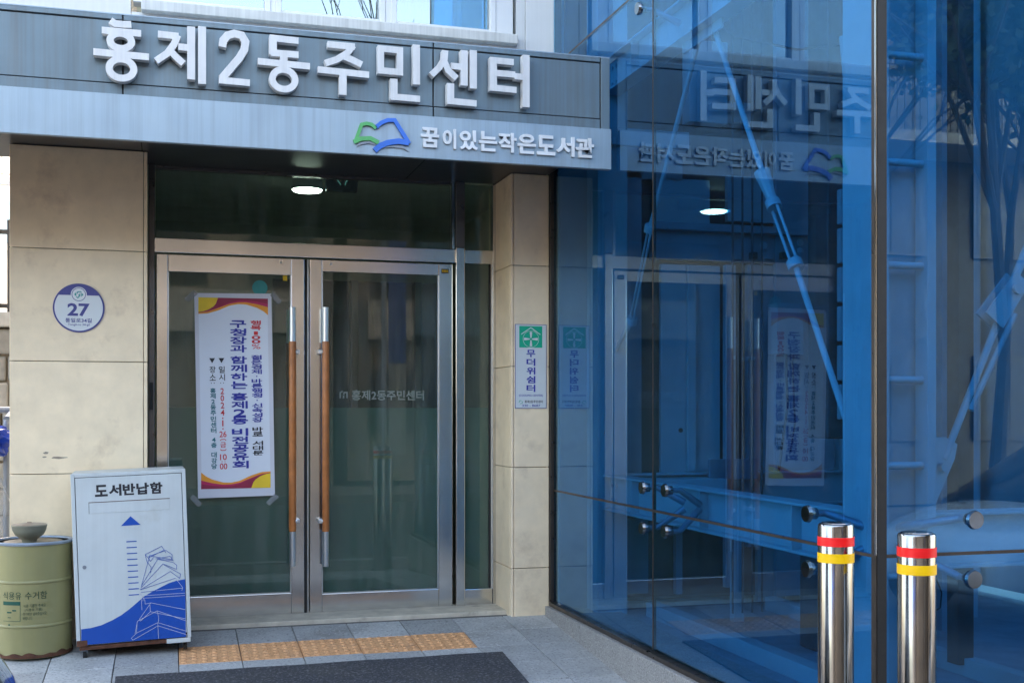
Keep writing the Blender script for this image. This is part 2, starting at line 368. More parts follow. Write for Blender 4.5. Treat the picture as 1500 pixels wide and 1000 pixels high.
# ================================================================== BUILDING
Y0, YD = 0.0, .339
XG = 2.140; YC = -3.266; YJ = -1.481; ZJ = .734; ZJ2 = 3.184; ZP = .079
B = thing('office_building', 'pale stone and white-panelled public office front with glazed double entrance', 'building', (0.9, .3, 0))
xl0 = xpx(14, 0); xl1 = xpx(216, 0); xr0 = xpx(749, 0); xr1 = xpx(804, 0)
SOF = 2.563
core = bx('shading_wall_core', 'cream', B, xl0+.02, 22, .9, 8, SOF+.05, 19)  # unseen building mass, height and width set to shade the forecourt
# left pillar
def pillar(x0, x1, y1, cut, sides):
    p = bx('pillar', 'joint', B, x0+.012, x1-.012, .012, y1, -.2, SOF)
    zs = [-.2, .286, .868, 1.450, 2.032, SOF-.002]
    for a, b in zip(zs, zs[1:]):
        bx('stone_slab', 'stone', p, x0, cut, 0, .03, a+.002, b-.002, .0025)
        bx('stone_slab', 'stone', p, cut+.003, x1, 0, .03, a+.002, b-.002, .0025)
        if sides:
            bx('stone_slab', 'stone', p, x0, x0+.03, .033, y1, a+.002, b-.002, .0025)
    return p
pl = pillar(xl0, xl1, .9, xpx(210, 0), False)
pr = pillar(xr0, xr1+.0, .5, xpx(753, 0)-.003, True)
bx('pillar_edge_trim', 'bronze', pr, xr1+.003, xr1+.02, .0, .03, .02, SOF-.01)
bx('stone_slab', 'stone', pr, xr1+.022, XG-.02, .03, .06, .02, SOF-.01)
# chipped pits on the left pillar
for px, py, w_, h_ in ((67, 663, .016, .006), (65, 669, .012, .004), (86, 670, .045, .006)):
    x_, z_ = PY(px, py, 0); bm = bmesh.new(); rr_ = random.Random(px); prism_xz(bm, [(x_+w_*math.cos(a)*rr_.uniform(.7, 1.1), z_+h_*math.sin(a)*rr_.uniform(.6, 1.2)) for a in [k*.524 for k in range(12)]], -.0006, .001); obj('chipped_patch', bm, 'joint', pl)
# side wall of left pillar going back
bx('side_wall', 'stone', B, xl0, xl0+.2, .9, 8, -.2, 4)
# upper wall with the windows
WZ0, WZ1 = 3.352, 4.75
WT = 3.0
wx = [xpx(p, 0) for p in (195, 213, 391, 409, 559, 578, 721, 736)]
bx('wall_panel', 'cream', B, xl0-2.6, wx[0]-.012, 0, .1, 2.9, WZ1+.1)
bx('wall_panel', 'wall', B, wx[0]-.008, xpx(756, 0)-.002, 0.001, .1, 2.9, WZ0-.06)
bx('wall_panel', 'wall', B, xpx(756, 0), xpx(770, 0)-.003, .002, .1, 2.9, 5, .002)
bx('wall_panel', 'wall', B, xpx(770, 0), xpx(814, 0)-.004, 0, .1, 2.9, 5, .004)
bx('wall_panel', 'wall', B, xpx(814, 0)-.001, xpx(814, 0)+.018, -.01, .1, 2.9, 5)
bx('wall_panel', 'wall', B, XG+.02, 22, 0, .1, -.1, 5.0)
bx('wall_panel', 'cream', B, xl0-2.6, 22, 0, .1, 5.003, 8)
for k, x in enumerate((-2.5, -1.2, .1, 1.4, 2.7, 4.0, 5.3, 6.6)):
    w = bx('window', 'wframe', B, x, x+1.1, -.012, .0, 6.0, 7.3, .003); bx('pane', 'winglass', w, x+.05, x+1.05, -.016, -.013, 6.05, 7.25)
bx('wall_panel', 'cream', B, xl0-2.6, 22, .003, .1, 8.003, 19)  # unseen upper wall, raised to keep the sun off the forecourt
bx('wall_panel', 'wall', B, wx[0]-.008, xpx(756, 0)-.002, .001, .1, WZ1+.06, 5)
sil = bx('window_sill', 'sill', B, wx[1]-.02, xpx(756, 0)-.004, -.055, .02, WZ0-.062, WZ0-.008, .004)
def window(x0, x1):
    bm = bmesh.new()
    for a in ((x0-.02, x0+.012, WZ0-.006, WZ1), (x1-.012, x1+.02, WZ0-.006, WZ1)): quad_box(bm, a[0], a[1], -.01, .07, a[2], a[3], .003)
    for a in ((x0+.0125, x1-.0125, WZ0-.006, WZ0+.02), (x0+.0125, x1-.0125, WZ1-.04, WZ1)): quad_box(bm, a[0], a[1], -.005, .07, a[2], a[3], .003)
    w = obj('window', bm, 'wframe', B)
    bx('pane', 'winglass', w, x0+.012, x1-.012, .03, .036, WZ0+.018, WZ1-.038)
    return w
window(wx[1], wx[2]); window(wx[3], wx[4]); window(wx[5], wx[6])
for a, b in ((wx[0], wx[1]-.021), (wx[2]+.021, wx[3]-.021), (wx[4]+.021, wx[5]-.021), (wx[6]+.021, wx[7]+.06)):
    if b > a: bx('window_mullion', 'wframe', B, a, b, -.006, .08, WZ0-.006, WZ1)
bx('room_back', 'inwall', B, wx[0], wx[7]+.4, .8, .85, 2.9, 5)
for k in range(4): bx('curtain', 'plate_w', B, wx[5]+.02+k*.06-.0, wx[5]+.05+k*.06, .2, .22, WZ0, WZ1)
# canopy
YF = -(6.5-5.476)          # fronts of the large letters
YPn = YF+.046              # front of slate panels
CZ = dict(b=2.395, m=2.596, g1=2.650, g2=2.934, t=2.957)
cxe = xpx(893, YPn)
cn = bx('canopy', 'black', B, -4.5, cxe-.01, YPn+.012, .0, CZ['m']-.03, CZ['t']-.004)
xj = [-4.5, xpx(180, YPn), xpx(635, YPn), xpx(880, YPn)]
for a, b in zip(xj, xj[1:]):
    bx('slate_panel', 'panel', cn, a+.0035, b-.0035, YPn+.006, YPn+.02, CZ['g1']+.004, CZ['g2']-.004, .002)
    bx('slate_panel', 'panel', cn, a+.0035, b-.0035, YPn, YPn+.02, CZ['g2']+.001, CZ['t'], .002)
    bx('slate_panel', 'panel', cn, a+.0035, b-.0035, YPn, YPn+.02, CZ['m']-.02, CZ['g1']-.001, .002)
bx('slate_panel', 'panel', cn, xj[-1]+.002, cxe, YPn-.001, YPn+.02, CZ['m']-.02, CZ['t'], .002)
bx('end_panel', 'panel', cn, cxe-.004, cxe, YPn+.022, -.01, CZ['m']-.02, CZ['t']-.001)
YS = YPn-.03
xe2 = xpx(895.5, YS)
bx('fascia_strip', 'strip', cn, -4.5, xe2, YS, YS+.03, CZ['b'], CZ['m'], .002)
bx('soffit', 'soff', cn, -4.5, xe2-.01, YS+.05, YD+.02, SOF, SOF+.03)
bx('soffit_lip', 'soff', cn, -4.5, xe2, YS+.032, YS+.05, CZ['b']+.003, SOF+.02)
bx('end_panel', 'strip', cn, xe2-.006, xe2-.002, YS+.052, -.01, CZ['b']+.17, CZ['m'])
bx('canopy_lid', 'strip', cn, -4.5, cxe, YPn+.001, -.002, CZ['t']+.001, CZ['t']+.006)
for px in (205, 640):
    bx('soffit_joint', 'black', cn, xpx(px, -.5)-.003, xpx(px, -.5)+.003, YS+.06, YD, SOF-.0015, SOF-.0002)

# entrance frame
x_f0, x_f1 = xl1, xr0
ZT0, ZT1 = 2.077, 2.157
ef = bx('entrance_frame', 'steel', B, x_f0+.005, xpx(727, YD)+.0, YD, YD+.06, ZT0, ZT1, .003)
ef.name = 'entrance_frame'
bx('frame_jamb', 'dframe', ef, x_f0+.0, xpx(227, YD)-.001, YD-.02, YD+.06, .027, SOF-.002, .002)
bx('frame_jamb', 'steel', ef, xpx(722, YD), xpx(728, YD)+.02, YD-.002, YD+.06, .027, SOF-.002, .002)
bx('frame_mullion', 'steel', ef, xpx(667, YD), xpx(680, YD), YD-.022, YD+.06, .027, ZT1+.01, .004)
bx('frame_mullion', 'dframe', ef, xpx(667, YD), xpx(680, YD), YD-.018, YD+.06, ZT1+.012, SOF-.002, .003)
bx('frame_trim', 'steel', ef, xpx(661.5, YD), xpx(665.5, YD), YD-.006, YD+.05, ZT1+.002, SOF-.002)
bx('frame_trim', 'dframe', ef, xpx(228, YD), xpx(660, YD), YD+.002, YD+.05, SOF-.02, SOF-.004)
bx('transom_pane', 'doorglass', ef, xpx(228, YD), xpx(661, YD), YD+.02, YD+.03, ZT1-.002, SOF-.01)
bx('transom_pane', 'doorglass', ef, xpx(680, YD)-.002, xpx(722, YD)+.002, YD+.02, YD+.03, ZT1-.002, SOF-.01)
sz0 = PY(700, 862, YD)[1]
bx('side_pane', 'doorglass', ef, xpx(680, YD)-.002, xpx(722, YD)+.002, YD+.02, YD+.03, sz0-.003, ZT0+.003)
bx('kick_panel', 'steel', ef, xpx(680, YD)+.001, xpx(722, YD)-.001, YD+.003, YD+.05, .028, sz0, .003)
bx('glass_bead', 'alu', ef, xpx(719.5, YD), xpx(722, YD)-.0005, YD+.004, YD+.02, sz0+.001, ZT0-.001)
bx('glass_bead', 'black', ef, xpx(717, YD), xpx(719.5, YD)-.0005, YD+.012, YD+.02, sz0+.001, ZT0-.001)
FZ = PY(600, 597, YD)[1]
bx('frosted_film', 'film', ef, xpx(681, YD), xpx(717, YD), YD+.031, YD+.0316, sz0, FZ)
def door(pa, pb, pc, pd, hinge_left):
    """pa..pb left stile, pc..pd right stile (photo columns)"""
    a, b, c, d = (xpx(p, YD) for p in (pa, pb, pc, pd))
    top, bot = 2.068, .03; gt = PY((pb+pc)/2, 400, YD)[1]-.0; gb = PY((pb+pc)/2, 872 if hinge_left else 866, YD)[1]
    bm = bmesh.new(); y0, y1 = YD+.004, YD+.05
    quad_box(bm, a, b, y0, y1, bot, top, .003); quad_box(bm, c, d, y0, y1, bot, top, .003)
    quad_box(bm, b+.0006, c-.0006, y0+.001, y1, gt, top-.001, .002); quad_box(bm, b+.0006, c-.0006, y0+.001, y1, bot, gb, .002)
    dr = obj('entrance_door', bm, 'steel', B)
    bx('pane', 'doorglass', dr, b-.002, c+.002, YD+.02, YD+.03, gb-.002, gt+.002)
    bx('frosted_film', 'film', dr, b, c, YD+.0305, YD+.0311, gb, FZ)
    for x0, x1 in ((b+.0006, b+.005), (c-.007, c-.0006)): bx('glass_bead', 'alu', dr, x0, x1, YD+.0085, YD+.019, gb+.001, gt-.001)
    bx('glass_bead', 'alu', dr, b+.008, c-.008, YD+.006, YD+.019, gb+.0005, gb+.006)
    # handle
    hp = 428.5 if hinge_left else 477.0; YH = YD-.06
    hx = xpx(hp, YH); z = lambda py: PY(hp, py, YH)[1]
    for s, yy in ((1, YH), (-1, YD+.12)):
        h = obj('handle', tubes(((hx, yy, z(829)), (hx, yy, z(450)), .0185), seg=20), 'alu', dr, sm=True)
        gm = lathe([(.0195, z(778)), (.021, z(776)), (.021, z(503)), (.0195, z(500))], hx, yy, 20); obj('wood_grip', gm, 'handle', h, sm=True)
        bm = bmesh.new()
        sx = (b+a)/2+.02 if not hinge_left else (c+d)/2-.02
        for py in (515, 763):
            tube(bm, (hx, yy, z(py)), (hx+(.02 if hinge_left else -.02)*1.2, yy, z(py)), .013)
            quad_box(bm, hx+(.012 if hinge_left else -.04), hx+(.04 if hinge_left else -.012), min(yy, YD+.027)+0, max(yy, YD+.027)-.02, z(py)-.012, z(py)+.012, .003)
        obj('handle_bracket', bm, 'alu', h)
    # lock discs and labels on the top rail
    lx = xpx(412 if hinge_left else 485, YD); lz = PY(412, 384, YD)[1]
    obj('lock_cylinder', tubes(((lx, YD-.001, lz), (lx, YD+.004, lz), .008)), 'alu', dr, sm=True)
    return dr
dL = door(229, 246, 427, 446, True); dR = door(454, 472, 643, 663, False)
bx('weather_strip', 'black', dL, xpx(446.6, YD), xpx(449.6, YD), YD+.01, YD+.045, .03, 2.066)
bx('weather_strip', 'alu', dR, xpx(450.6, YD), xpx(452.2, YD), YD+.008, YD+.045, .03, 2.066)
lz = PY(652, 397, YD)[1]; lx = xpx(652, YD)
lb = bx('door_label', 'ink_black', dR, lx-.022, lx+.022, YD+.0028, YD+.0038, lz-.013, lz+.013)
for k in range(4): bx('label_print', 'ink_yellow', lb, lx-.018+k*.0095, lx-.011+k*.0095, YD+.0022, YD+.0027, lz-.007, lz+.007)
# hinge box on left jamb
bx('door_closer_pin', 'black', ef, xpx(221, YD)-.006, xpx(221, YD)+.012, YD-.03, YD-.021, PY(221, 600, YD)[1], PY(221, 560, YD)[1])
# faint lettering on the right pane and side pane
yt = YD+.0195
o = obj('glass_lettering', text_fit('홍제2동주민센터', xpx(516, YD), xpx(622, YD), PY(560, 586, YD)[1], PY(560, 571, YD)[1], yt-.0006, .02), 'filmtext', dR)
bm = bmesh.new()
cx_, cz_ = PY(504, 578, YD)
stroke(bm, [(cx_-.02, cz_-.02), (cx_-.02, cz_+.012), (cx_-.005, cz_+.022)], .008, yt-.0006, yt)
stroke(bm, [(cx_, cz_+.0), (cx_+.004, cz_+.014), (cx_+.02, cz_+.014), (cx_+.02, cz_-.02)], .008, yt-.0006, yt)
stroke(bm, [(cx_, cz_-.02), (cx_, cz_-.004)], .008, yt-.0006, yt)
obj('glass_emblem', bm, 'filmtext', dR)
sx, sz = PY(381, 421, YD)
o = obj('round_sticker', lathe([(.043, 0), (.043, .0008)], 0, 0, 32), 'sticker', dL, local=True)
o.rotation_euler = (math.radians(90), 0, 0); o.location = Vector((sx, YD+.0198, sz))-off(B)
sx, sz = PY(418, 407, YD); bx('small_sticker', 'ink_yellow', dL, sx-.012, sx+.012, YD+.0185, YD+.0195, sz-.014, sz+.014)
# lobby inside
lob = thing('lobby_interior', 'x', 'x'); del lob['label']; del lob['category']; lob['kind'] = 'structure'
bx('lobby_floor', 'infloor', lob, -.6, 2.6, .42, 5.5, -.05, .03)
bx('lobby_ceiling', 'inceil', lob, -.6, 2.6, YD+.07, 5.5, SOF+.04, SOF+.1)
bx('lobby_wall', 'inwall', lob, -.62, -.2, .95, 5.5, .03, SOF+.04)
bx('lobby_wall', 'inwall', lob, 2.15, 2.6, .52, 5.5, .03, SOF+.04)
bx('lobby_wall', 'inwall', lob, -.2, 2.15, 5.4, 5.5, .03, SOF+.04)
bx('lobby_wall', 'inwall', lob, -.2, .75, 2.6, 2.7, .03, SOF+.04)
bx('lobby_beam', 'inwall', lob, .75, 2.15, 2.6, 2.7, 2.2, SOF+.04)
bx('inner_door_frame', 'greymetal', lob, 1.35, 1.40, 2.55, 2.6, .03, 2.2)
bx('inner_door_frame', 'greymetal', lob, 1.85, 1.9, 2.55, 2.6, .03, 2.2)
bx('inner_pane', 'doorglass', lob, .76, 1.34, 2.62, 2.63, .03, 2.2)
bx('inner_pane', 'doorglass', lob, 1.41, 1.84, 2.62, 2.63, .03, 2.2)
bx('lobby_mat', 'tact', lob, .1, 1.9, .95, 1.2, .031, .036)
# ceiling lamp
d = ray(450, 280); t = (2.515-CAMZ)/d[2]; LX, LY = d[0]*t, CAMY+d[1]*t
lamp = thing('ceiling_lamp', 'round lit ceiling lamp behind the glass above the entrance doors', 'ceiling lamp', (LX, LY, 2.515))
obj('lamp_housing', lathe([(.05, SOF+.04), (.092, SOF+.02), (.096, 2.535), (.09, 2.522)], LX, LY), 'plate_w', lamp, sm=True)
obj('lamp_diffuser', lathe([(.09, 2.5215), (.082, 2.513), (.04, 2.508), (.001, 2.507)], LX, LY), 'lamp', lamp, sm=True)
ex = thing('exit_sign', 'dark blue exit light box hung behind the glass right of the lit lamp', 'exit sign', (xpx(500, .55), .55, SOF+.04))
x0, z1 = PY(478, 252, .55); x1, z0 = PY(524, 281, .55)
bx('sign_case', 'exitbox', ex, x0, x1, .55, .6, z0, z1, .004)
bx('sign_bracket', 'greymetal', ex, x0+.04, x0+.05, .57, .58, z1, SOF+.04)
bx('sign_bracket', 'greymetal', ex, x1-.05, x1-.04, .57, .58, z1, SOF+.04)
bm = bmesh.new()
mx_ = (x0+x1)/2; mz = (z0+z1)/2
stroke(bm, [(mx_-.035, mz+.02), (mx_-.02, mz), (mx_-.008, mz-.018)], .006, .547, .549)
stroke(bm, [(mx_+.04, mz+.018), (mx_+.022, mz+.0), (mx_+.018, mz-.02)], .006, .547, .549)
obj('running_figure_print', bm, 'exitdot', ex)

# ================================================================== LARGE SIGN LETTERS
sg = thing('building_sign', 'large raised white Korean lettering across the slate canopy panels', 'sign', (xpx(450, YF), YF, 2.75))
def P1(*p): return [(x/3, y/3) for x, y in p]
def P2(*p): return [(450+x/3, y/3) for x, y in p]
def E1(cx, cy, rx, ry): return ('e', cx/3, cy/3, rx/3, ry/3)
H, V = .0300, .0345
glyphs = [
 [(P1((485, 90), (505, 104), (540, 108), (577, 108)), H), (P1((447, 133), (620, 148)), H), (E1(531, 181, 47, 33), H), (P1((531, 205), (531, 240)), V), (P1((410, 228), (655, 252)), H), (E1(534, 303, 54, 42), H)],
 [(P1((694, 150), (785, 160)), H), (P1((781, 155), (765, 195), (735, 235), (686, 268)), H), (P1((745, 220), (775, 252), (806, 280)), H), (P1((783, 206), (838, 212)), H), (P1((840, 118), (840, 350)), V), (P1((888, 118), (888, 370)), V)],
 [(P1((977, 207), (981, 178), (1000, 156), (1030, 148), (1062, 156), (1079, 184), (1074, 218), (1052, 255), (975, 345)), V), (P1((962, 352), (1098, 365)), H)],
 [(P1((1185, 166), (1312, 180)), H), (P1((1200, 160), (1200, 240)), V), (P1((1190, 232), (1312, 242)), H), (P1((1247, 240), (1247, 280)), V), (P1((1133, 270), (1362, 293)), H), (E1(1247, 350, 50, 43), H)],
 [(P2((90, 195), (210, 206)), H), (P2((202, 200), (175, 235), (130, 262), (80, 278)), H), (P2((150, 245), (195, 262), (240, 285)), H), (P2((47, 306), (272, 330)), H), (P2((157, 320), (157, 418)), V)],
 [(P2((324, 214), (408, 222), (408, 318), (324, 310)), 'c'), (P2((480, 197), (480, 372)), V), (P2((381, 347), (381, 436)), V), (P2((368, 425), (496, 436)), H)],
 [(P2((607, 222), (604, 260), (582, 296), (546, 330)), H), (P2((600, 262), (620, 310), (658, 345)), H), (P2((632, 290), (688, 296)), H), (P2((690, 222), (690, 377)), V), (P2((730, 222), (730, 390)), V), (P2((630, 367), (630, 450)), V), (P2((616, 444), (744, 456)), H)],
 [(P2((819, 258), (819, 396)), V), (P2((803, 264), (908, 274)), H), (P2((815, 320), (914, 329)), H), (P2((803, 385), (920, 397)), H), (P2((912, 336), (960, 341)), H), (P2((962, 243), (962, 472)), V)],
]
for gl in glyphs:
    bm = bmesh.new()
    for i, (pts, w) in enumerate(gl):
        y0 = YF-.0006*i; y1 = YPn-.004
        if pts[0] == 'e':
            cx, cz = PY(pts[1], pts[2], YF); a = PY(pts[1]+pts[3], pts[2], YF)[0]-cx; b_ = cz-PY(pts[1], pts[2]+pts[4], YF)[1]
            stroke(bm, ell(cx, cz, a, b_), w, y0, y1, True)
        elif w == 'c': stroke(bm, [PY(x, y, YF) for x, y in pts], H, y0, y1, True)
        else: stroke(bm, [PY(x, y, YF) for x, y in pts], w, y0, y1)
    obj('letter', bm, 'letter', sg)
# library sign
YL = YS-.014
ls = thing('library_sign', 'small white Korean lettering with green and blue open book emblem on pale canopy strip', 'sign', (xpx(700, YL), YL, 2.5))
txt = '꿈이있는작은도서관'
for i, ch in enumerate(txt):
    u0 = 617+i*28.35; u1 = u0+26.5
    yc0 = 186+(u0-617)*.067; xa, za = PY(u0, yc0+29, YL); xb, zb_ = PY(u1, yc0+29, YL); zt = PY(u0, yc0, YL)[1]
    b0 = text_fit(ch, xa+(.012 if ch in '이' else 0), xb-(.012 if ch == '이' else 0), min(za, zb_), zt, YL, .032, .012)
    obj('letter', b0, 'letter_s', ls)
def PL(*p): return [PY(500+x/3.75, 160+y/3.75, YL) for x, y in p]
def poly(m, pts, y0=YL, y1=YS-.001, name='emblem_page'):
    bm = bmesh.new(); prism_xz(bm, pts, y0, y1); obj(name, bm, m, ls)
bm = bmesh.new(); stroke(bm, PL((192, 104), (168, 84), (140, 78), (112, 84), (78, 176)), .016, YL, YS-.001); stroke(bm, PL((70, 178), (110, 162), (160, 160), (206, 184)), .02, YL-.0005, YS-.001); obj('emblem_page', bm, 'green', ls)
bm = bmesh.new(); stroke(bm, PL((192, 98), (220, 74), (255, 60), (294, 60), (374, 188)), .018, YL, YS-.001); stroke(bm, PL((372, 184), (315, 176), (255, 184), (212, 202), (184, 226)), .026, YL-.0005, YS-.001); obj('emblem_page', bm, 'blue', ls)
poly('greymetal', PL((85, 205), (100, 182), (150, 172), (195, 185), (192, 196), (150, 186), (110, 192)), YL+.006)
poly('greymetal', PL((225, 212), (270, 198), (340, 200), (372, 232), (340, 214), (280, 208)), YL+.006)

# ================================================================== GLASS ELEVATOR TOWER
T = thing('glass_elevator_tower', 'blue glazed elevator tower with steel frame inside, right of the entrance', 'elevator tower', (XG+1, -1.8, 0))
XR = XG+2.9; TOPZ = 5.65
def two_face(o, ax_):       # coated outer face, plain inner face
    o.data.materials.append(M['blueglass_inner'])
    for p in o.data.polygons: p.material_index = 0 if p.normal[ax_] < -.5 else 1
rows = [(ZP+.012, ZJ), (ZJ, ZJ2), (ZJ2, TOPZ)]
YM = -.02
g = .0055
for (z0, z1) in rows:
    for (y0, y1) in ((YC, YJ), (YJ, YM)): two_face(bx('glass_panel', 'blueglass', T, XG, XG+.012, y0+g, y1-g, z0+g, z1-g), 0)
    for (x0, x1) in ((XG+.03, XG+1.9), (XG+1.9, XR)): two_face(bx('glass_panel', 'blueglass', T, x0+g, x1-g, YC, YC+.012, z0+g, z1-g), 1)
for z in (ZJ, ZJ2):
    bx('joint_seal', 'bronze', T, XG-.0005, XG+.0125, YC+.004, YM, z-g+.0003, z+g-.0003)
    bx('joint_seal', 'bronze', T, XG+.03, XR, YC-.0005, YC+.0125, z-g+.0003, z+g-.0003)
for z0, z1 in rows:
    bx('joint_seal', 'bronze', T, XG-.0015, XG+.0135, YJ-g+.0003, YJ+g-.0003, z0+.004, z1-.004)
    bx('joint_seal', 'bronze', T, XG+1.9-g+.0003, XG+1.9+g-.0003, YC-.0015, YC+.0135, z0+.004, z1-.004)
# corner: bronze + bright bead on side face, black strip on the front face
bx('corner_trim', 'bronze', T, XG-.002, XG+.012, YC+.001, YC+.028, ZP+.012, TOPZ)
bx('corner_trim', 'steel', T, XG-.005, XG-.001, YC-.001, YC+.007, ZJ+.005, TOPZ)
bx('corner_trim', 'black', T, XG+.001, XG+.034, YC-.002, YC+.0, ZP+.012, TOPZ)
bx('wall_mullion', 'bronze', T, XG-.02, XG+.014, -.018, .028, ZP+.002, SOF+.4, .002)
bx('wall_mullion', 'black', T, XG+.015, XG+.05, -.016, .028, ZP+.002, TOPZ, .002)
bx('sill_channel', 'bronze', T, XG-.03, XG+.04, YC-.03, YM, ZP-.012, ZP+.010, .002)
bx('sill_channel', 'bronze', T, XG+.041, XR, YC-.03, YC+.04, ZP-.012, ZP+.010, .002)
# plinth of granite blocks
ys = [YM-.0, -.62, -1.22, -1.82, -2.42, YC-.07]
for a, b in zip(ys, ys[1:]): bx('plinth_block', 'granite', T, XG-.052, XG+.3, b+.001, a-.001, -.6, ZP-.013, .003)
xs = [XG+.301, XG+.9, XG+1.5, XG+2.1, XR]
for a, b in zip(xs, xs[1:]): bx('plinth_block', 'granite', T, a+.001, b-.001, YC-.07, YC+.3, -.6, ZP-.013, .003)
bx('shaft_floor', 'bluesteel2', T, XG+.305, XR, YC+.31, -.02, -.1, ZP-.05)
bx('tower_roof', 'bluesteel', T, XG-.04, XR+.04, YC-.04, -.01, TOPZ+.001, TOPZ+.12)
# steel frame
def col(x0, x1, y0, y1, m='bluesteel'): return bx('steel_column', m, T, x0, x1, y0, y1, ZP-.04, TOPZ, .004)
CX0, CX1, CY0, CY1 = 2.30, 2.48, -3.0, -2.81
col(CX0, CX1, CY0, CY1); col(CX0, CX1, -.32, -.14); col(XR-.25, XR-.07, CY0, CY1); 
def beam_y(x, z0, z1, y0, y1, m='bluesteel'):
    bm = bmesh.new(); quad_box(bm, x-.05, x+.05, y0, y1, z1-.012, z1, .002); quad_box(bm, x-.05, x+.05, y0, y1, z0, z0+.012, .002); quad_box(bm, x-.004, x+.004, y0, y1, z0+.0125, z1-.0125)
    for k in range(3):
        yy = y0+(y1-y0)*(k+.5)/3; quad_box(bm, x-.048, x+.048, yy-.004, yy+.004, z0+.0125, z1-.0125)
    return obj('steel_beam', bm, m, T)
def beam_x(y, z0, z1, x0, x1, m='bluesteel'):
    bm = bmesh.new(); quad_box(bm, x0, x1, y-.05, y+.05, z1-.012, z1, .002); quad_box(bm, x0, x1, y-.05, y+.05, z0, z0+.012, .002); quad_box(bm, x0, x1, y-.004, y+.004, z0+.0125, z1-.0125)
    return obj('steel_beam', bm, m, T)
BX = 2.38; BY = -2.92
for z0, z1 in ((.64, .838), (2.96, 3.15), (5.3, 5.5)):
    beam_y(BX, z0, z1, CY1+.001, -.321); beam_x(BY, z0, z1, CX1+.001, XR-.26)
beam_x(-.24, .64, .838, CX1+.001, XR-.26)
# point fixings
def fixing(c, n, anchor):
    c = Vector(c); n = Vector(n)
    f = obj('point_fixing', tubes((c+n*.012, c, .028, .031), (c, c-n*.03, .02), seg=28), 'polish', T, sm=True)
    bm = bmesh.new(); tube(bm, c-n*.03, c-n*.075, .011, .011, 10); tube(bm, c-n*.07, anchor, .013, .017, 10); obj('spider_arm', bm, 'greymetal', f, sm=True)
nx = (-1, 0, 0); ny = (0, -1, 0)
def side_fix(px, py, dz, dy):
    y, z = PX(px, py, XG); fixing((XG, y, z), nx, (XG+.19, y+dy, z+dz))
side_fix(942, 714, -.07, -.05); side_fix(975, 718, -.07, .05); side_fix(942, 773, .09, -.05); side_fix(975, 778, .09, .05)
side_fix(1184, 752, -.05, -.1); side_fix(1184, 833, .09, -.1); side_fix(936, 13, -.07, -.05)
for px, py, dz in ((1427, 761, -.05), (1425, 848, .09)):
    x, z = PY(px, py, YC); fixing((x, YC, z), ny, (x-.1, YC+.28, z+dz))
# braces (side plane X = 2.40)
BXp = 2.41
def BR(px, py): y, z = PX(px, py, BXp); return Vector((BXp, y, z))
def brace(top, tb0, tb1, bot, r, name='brace_rod'):
    b = obj(name, tubes((top, tb0, r), (tb1, bot, r), seg=12), 'bluesteel', T, sm=True)
    d = (tb1-tb0).normalized(); s = d.cross(Vector((1, 0, 0))).normalized() if abs(d.x) < .5 else d.cross(Vector((0, 1, 0))).normalized()
    k = r*1.7
    bm = bmesh.new(); tube(bm, tb0+s*k, tb1+s*k, r*.5); tube(bm, tb0-s*k, tb1-s*k, r*.5); tube(bm, tb0-d*.02, tb0+d*.02, k*1.5); tube(bm, tb1-d*.02, tb1+d*.02, k*1.5)
    obj('turnbuckle', bm, 'bluesteel', b, sm=True); return b
top = BR(1038, 18)
b1 = brace(top, BR(1133, 300), BR(1165, 388), BR(1243, 625), .0125)
q = BR(1122, 262); q2 = BR(1131, 293)
bm = bmesh.new(); tube(bm, q+Vector((-.02, 0, .03)), q2, .034, .02, 12); obj('clevis', bm, 'bluesteel', b1)
b2 = brace(BR(1034, 18), BR(952, 335), BR(925, 470), BR(898, 520), .012)
b3 = brace(BR(1128, 0)+Vector((.9, .9, .2)), BR(1175, 470)+Vector((.9, .9, 0)), BR(1190, 520)+Vector((.9, .9, 0)), BR(1235, 640)+Vector((.9, .9, 0)), .014)
y, z = PX(1034, 25, BXp)
bx('gusset_plate', 'bluesteel', T, BXp-.03, BXp-.018, y-.22, y+.2, z-.12, z+.1, .003)
y, z = PX(1245, 655, BXp-.03)
bm = bmesh.new()
vs = [(CX0+.1, CY1+.001, z-.12), (CX0+.1, CY1+.001, z+.16), (CX0+.1, CY1+.11, z+.16), (CX0+.1, CY1+.14, z+.05)]
f = bm.faces.new([bm.verts.new(v) for v in vs]); r = bmesh.ops.extrude_face_region(bm, geom=[f]); bmesh.ops.translate(bm, verts=[e for e in r['geom'] if isinstance(e, bmesh.types.BMVert)], vec=(.012, 0, 0))
obj('gusset_plate', bm, 'bluesteel', T)
# braces (front plane)
YB = -2.95
def BF(px, py): x, z = PY(px, py, YB); return Vector((x, YB, z))
b4 = obj('brace_rod', tubes((BF(1383, 672), BF(1468, 455), .013), (BF(1478, 428), BF(1530, 300), .015), seg=12), 'bluesteel', T, sm=True)
a = BF(1449, 470); b = BF(1490, 408); d = (b-a).normalized(); s = Vector((-d.z, 0, d.x))
bm = bmesh.new(); pts = [a+s*.045, a-s*.045, b-s*.035, b+s*.035]; prism_xz(bm, [(v.x, v.z) for v in pts], YB-.03, YB-.02); prism_xz(bm, [(v.x, v.z) for v in pts], YB+.02, YB+.03); c = BF(1481, 424); tube(bm, c+Vector((0, -.045, 0)), c+Vector((0, .045, 0)), .02)
obj('clevis', bm, 'bluesteel', b4)
pts = [BF(1366, 745), BF(1366, 640), BF(1384, 640), BF(1401, 650), BF(1397, 672)]
bm = bmesh.new(); prism_xz(bm, [(v.x, v.z) for v in pts], YB-.006, YB+.006); c = BF(1377, 683); tube(bm, c+Vector((0, -.03, 0)), c+Vector((0, .03, 0)), .016); obj('gusset_plate', bm, 'bluesteel', T)
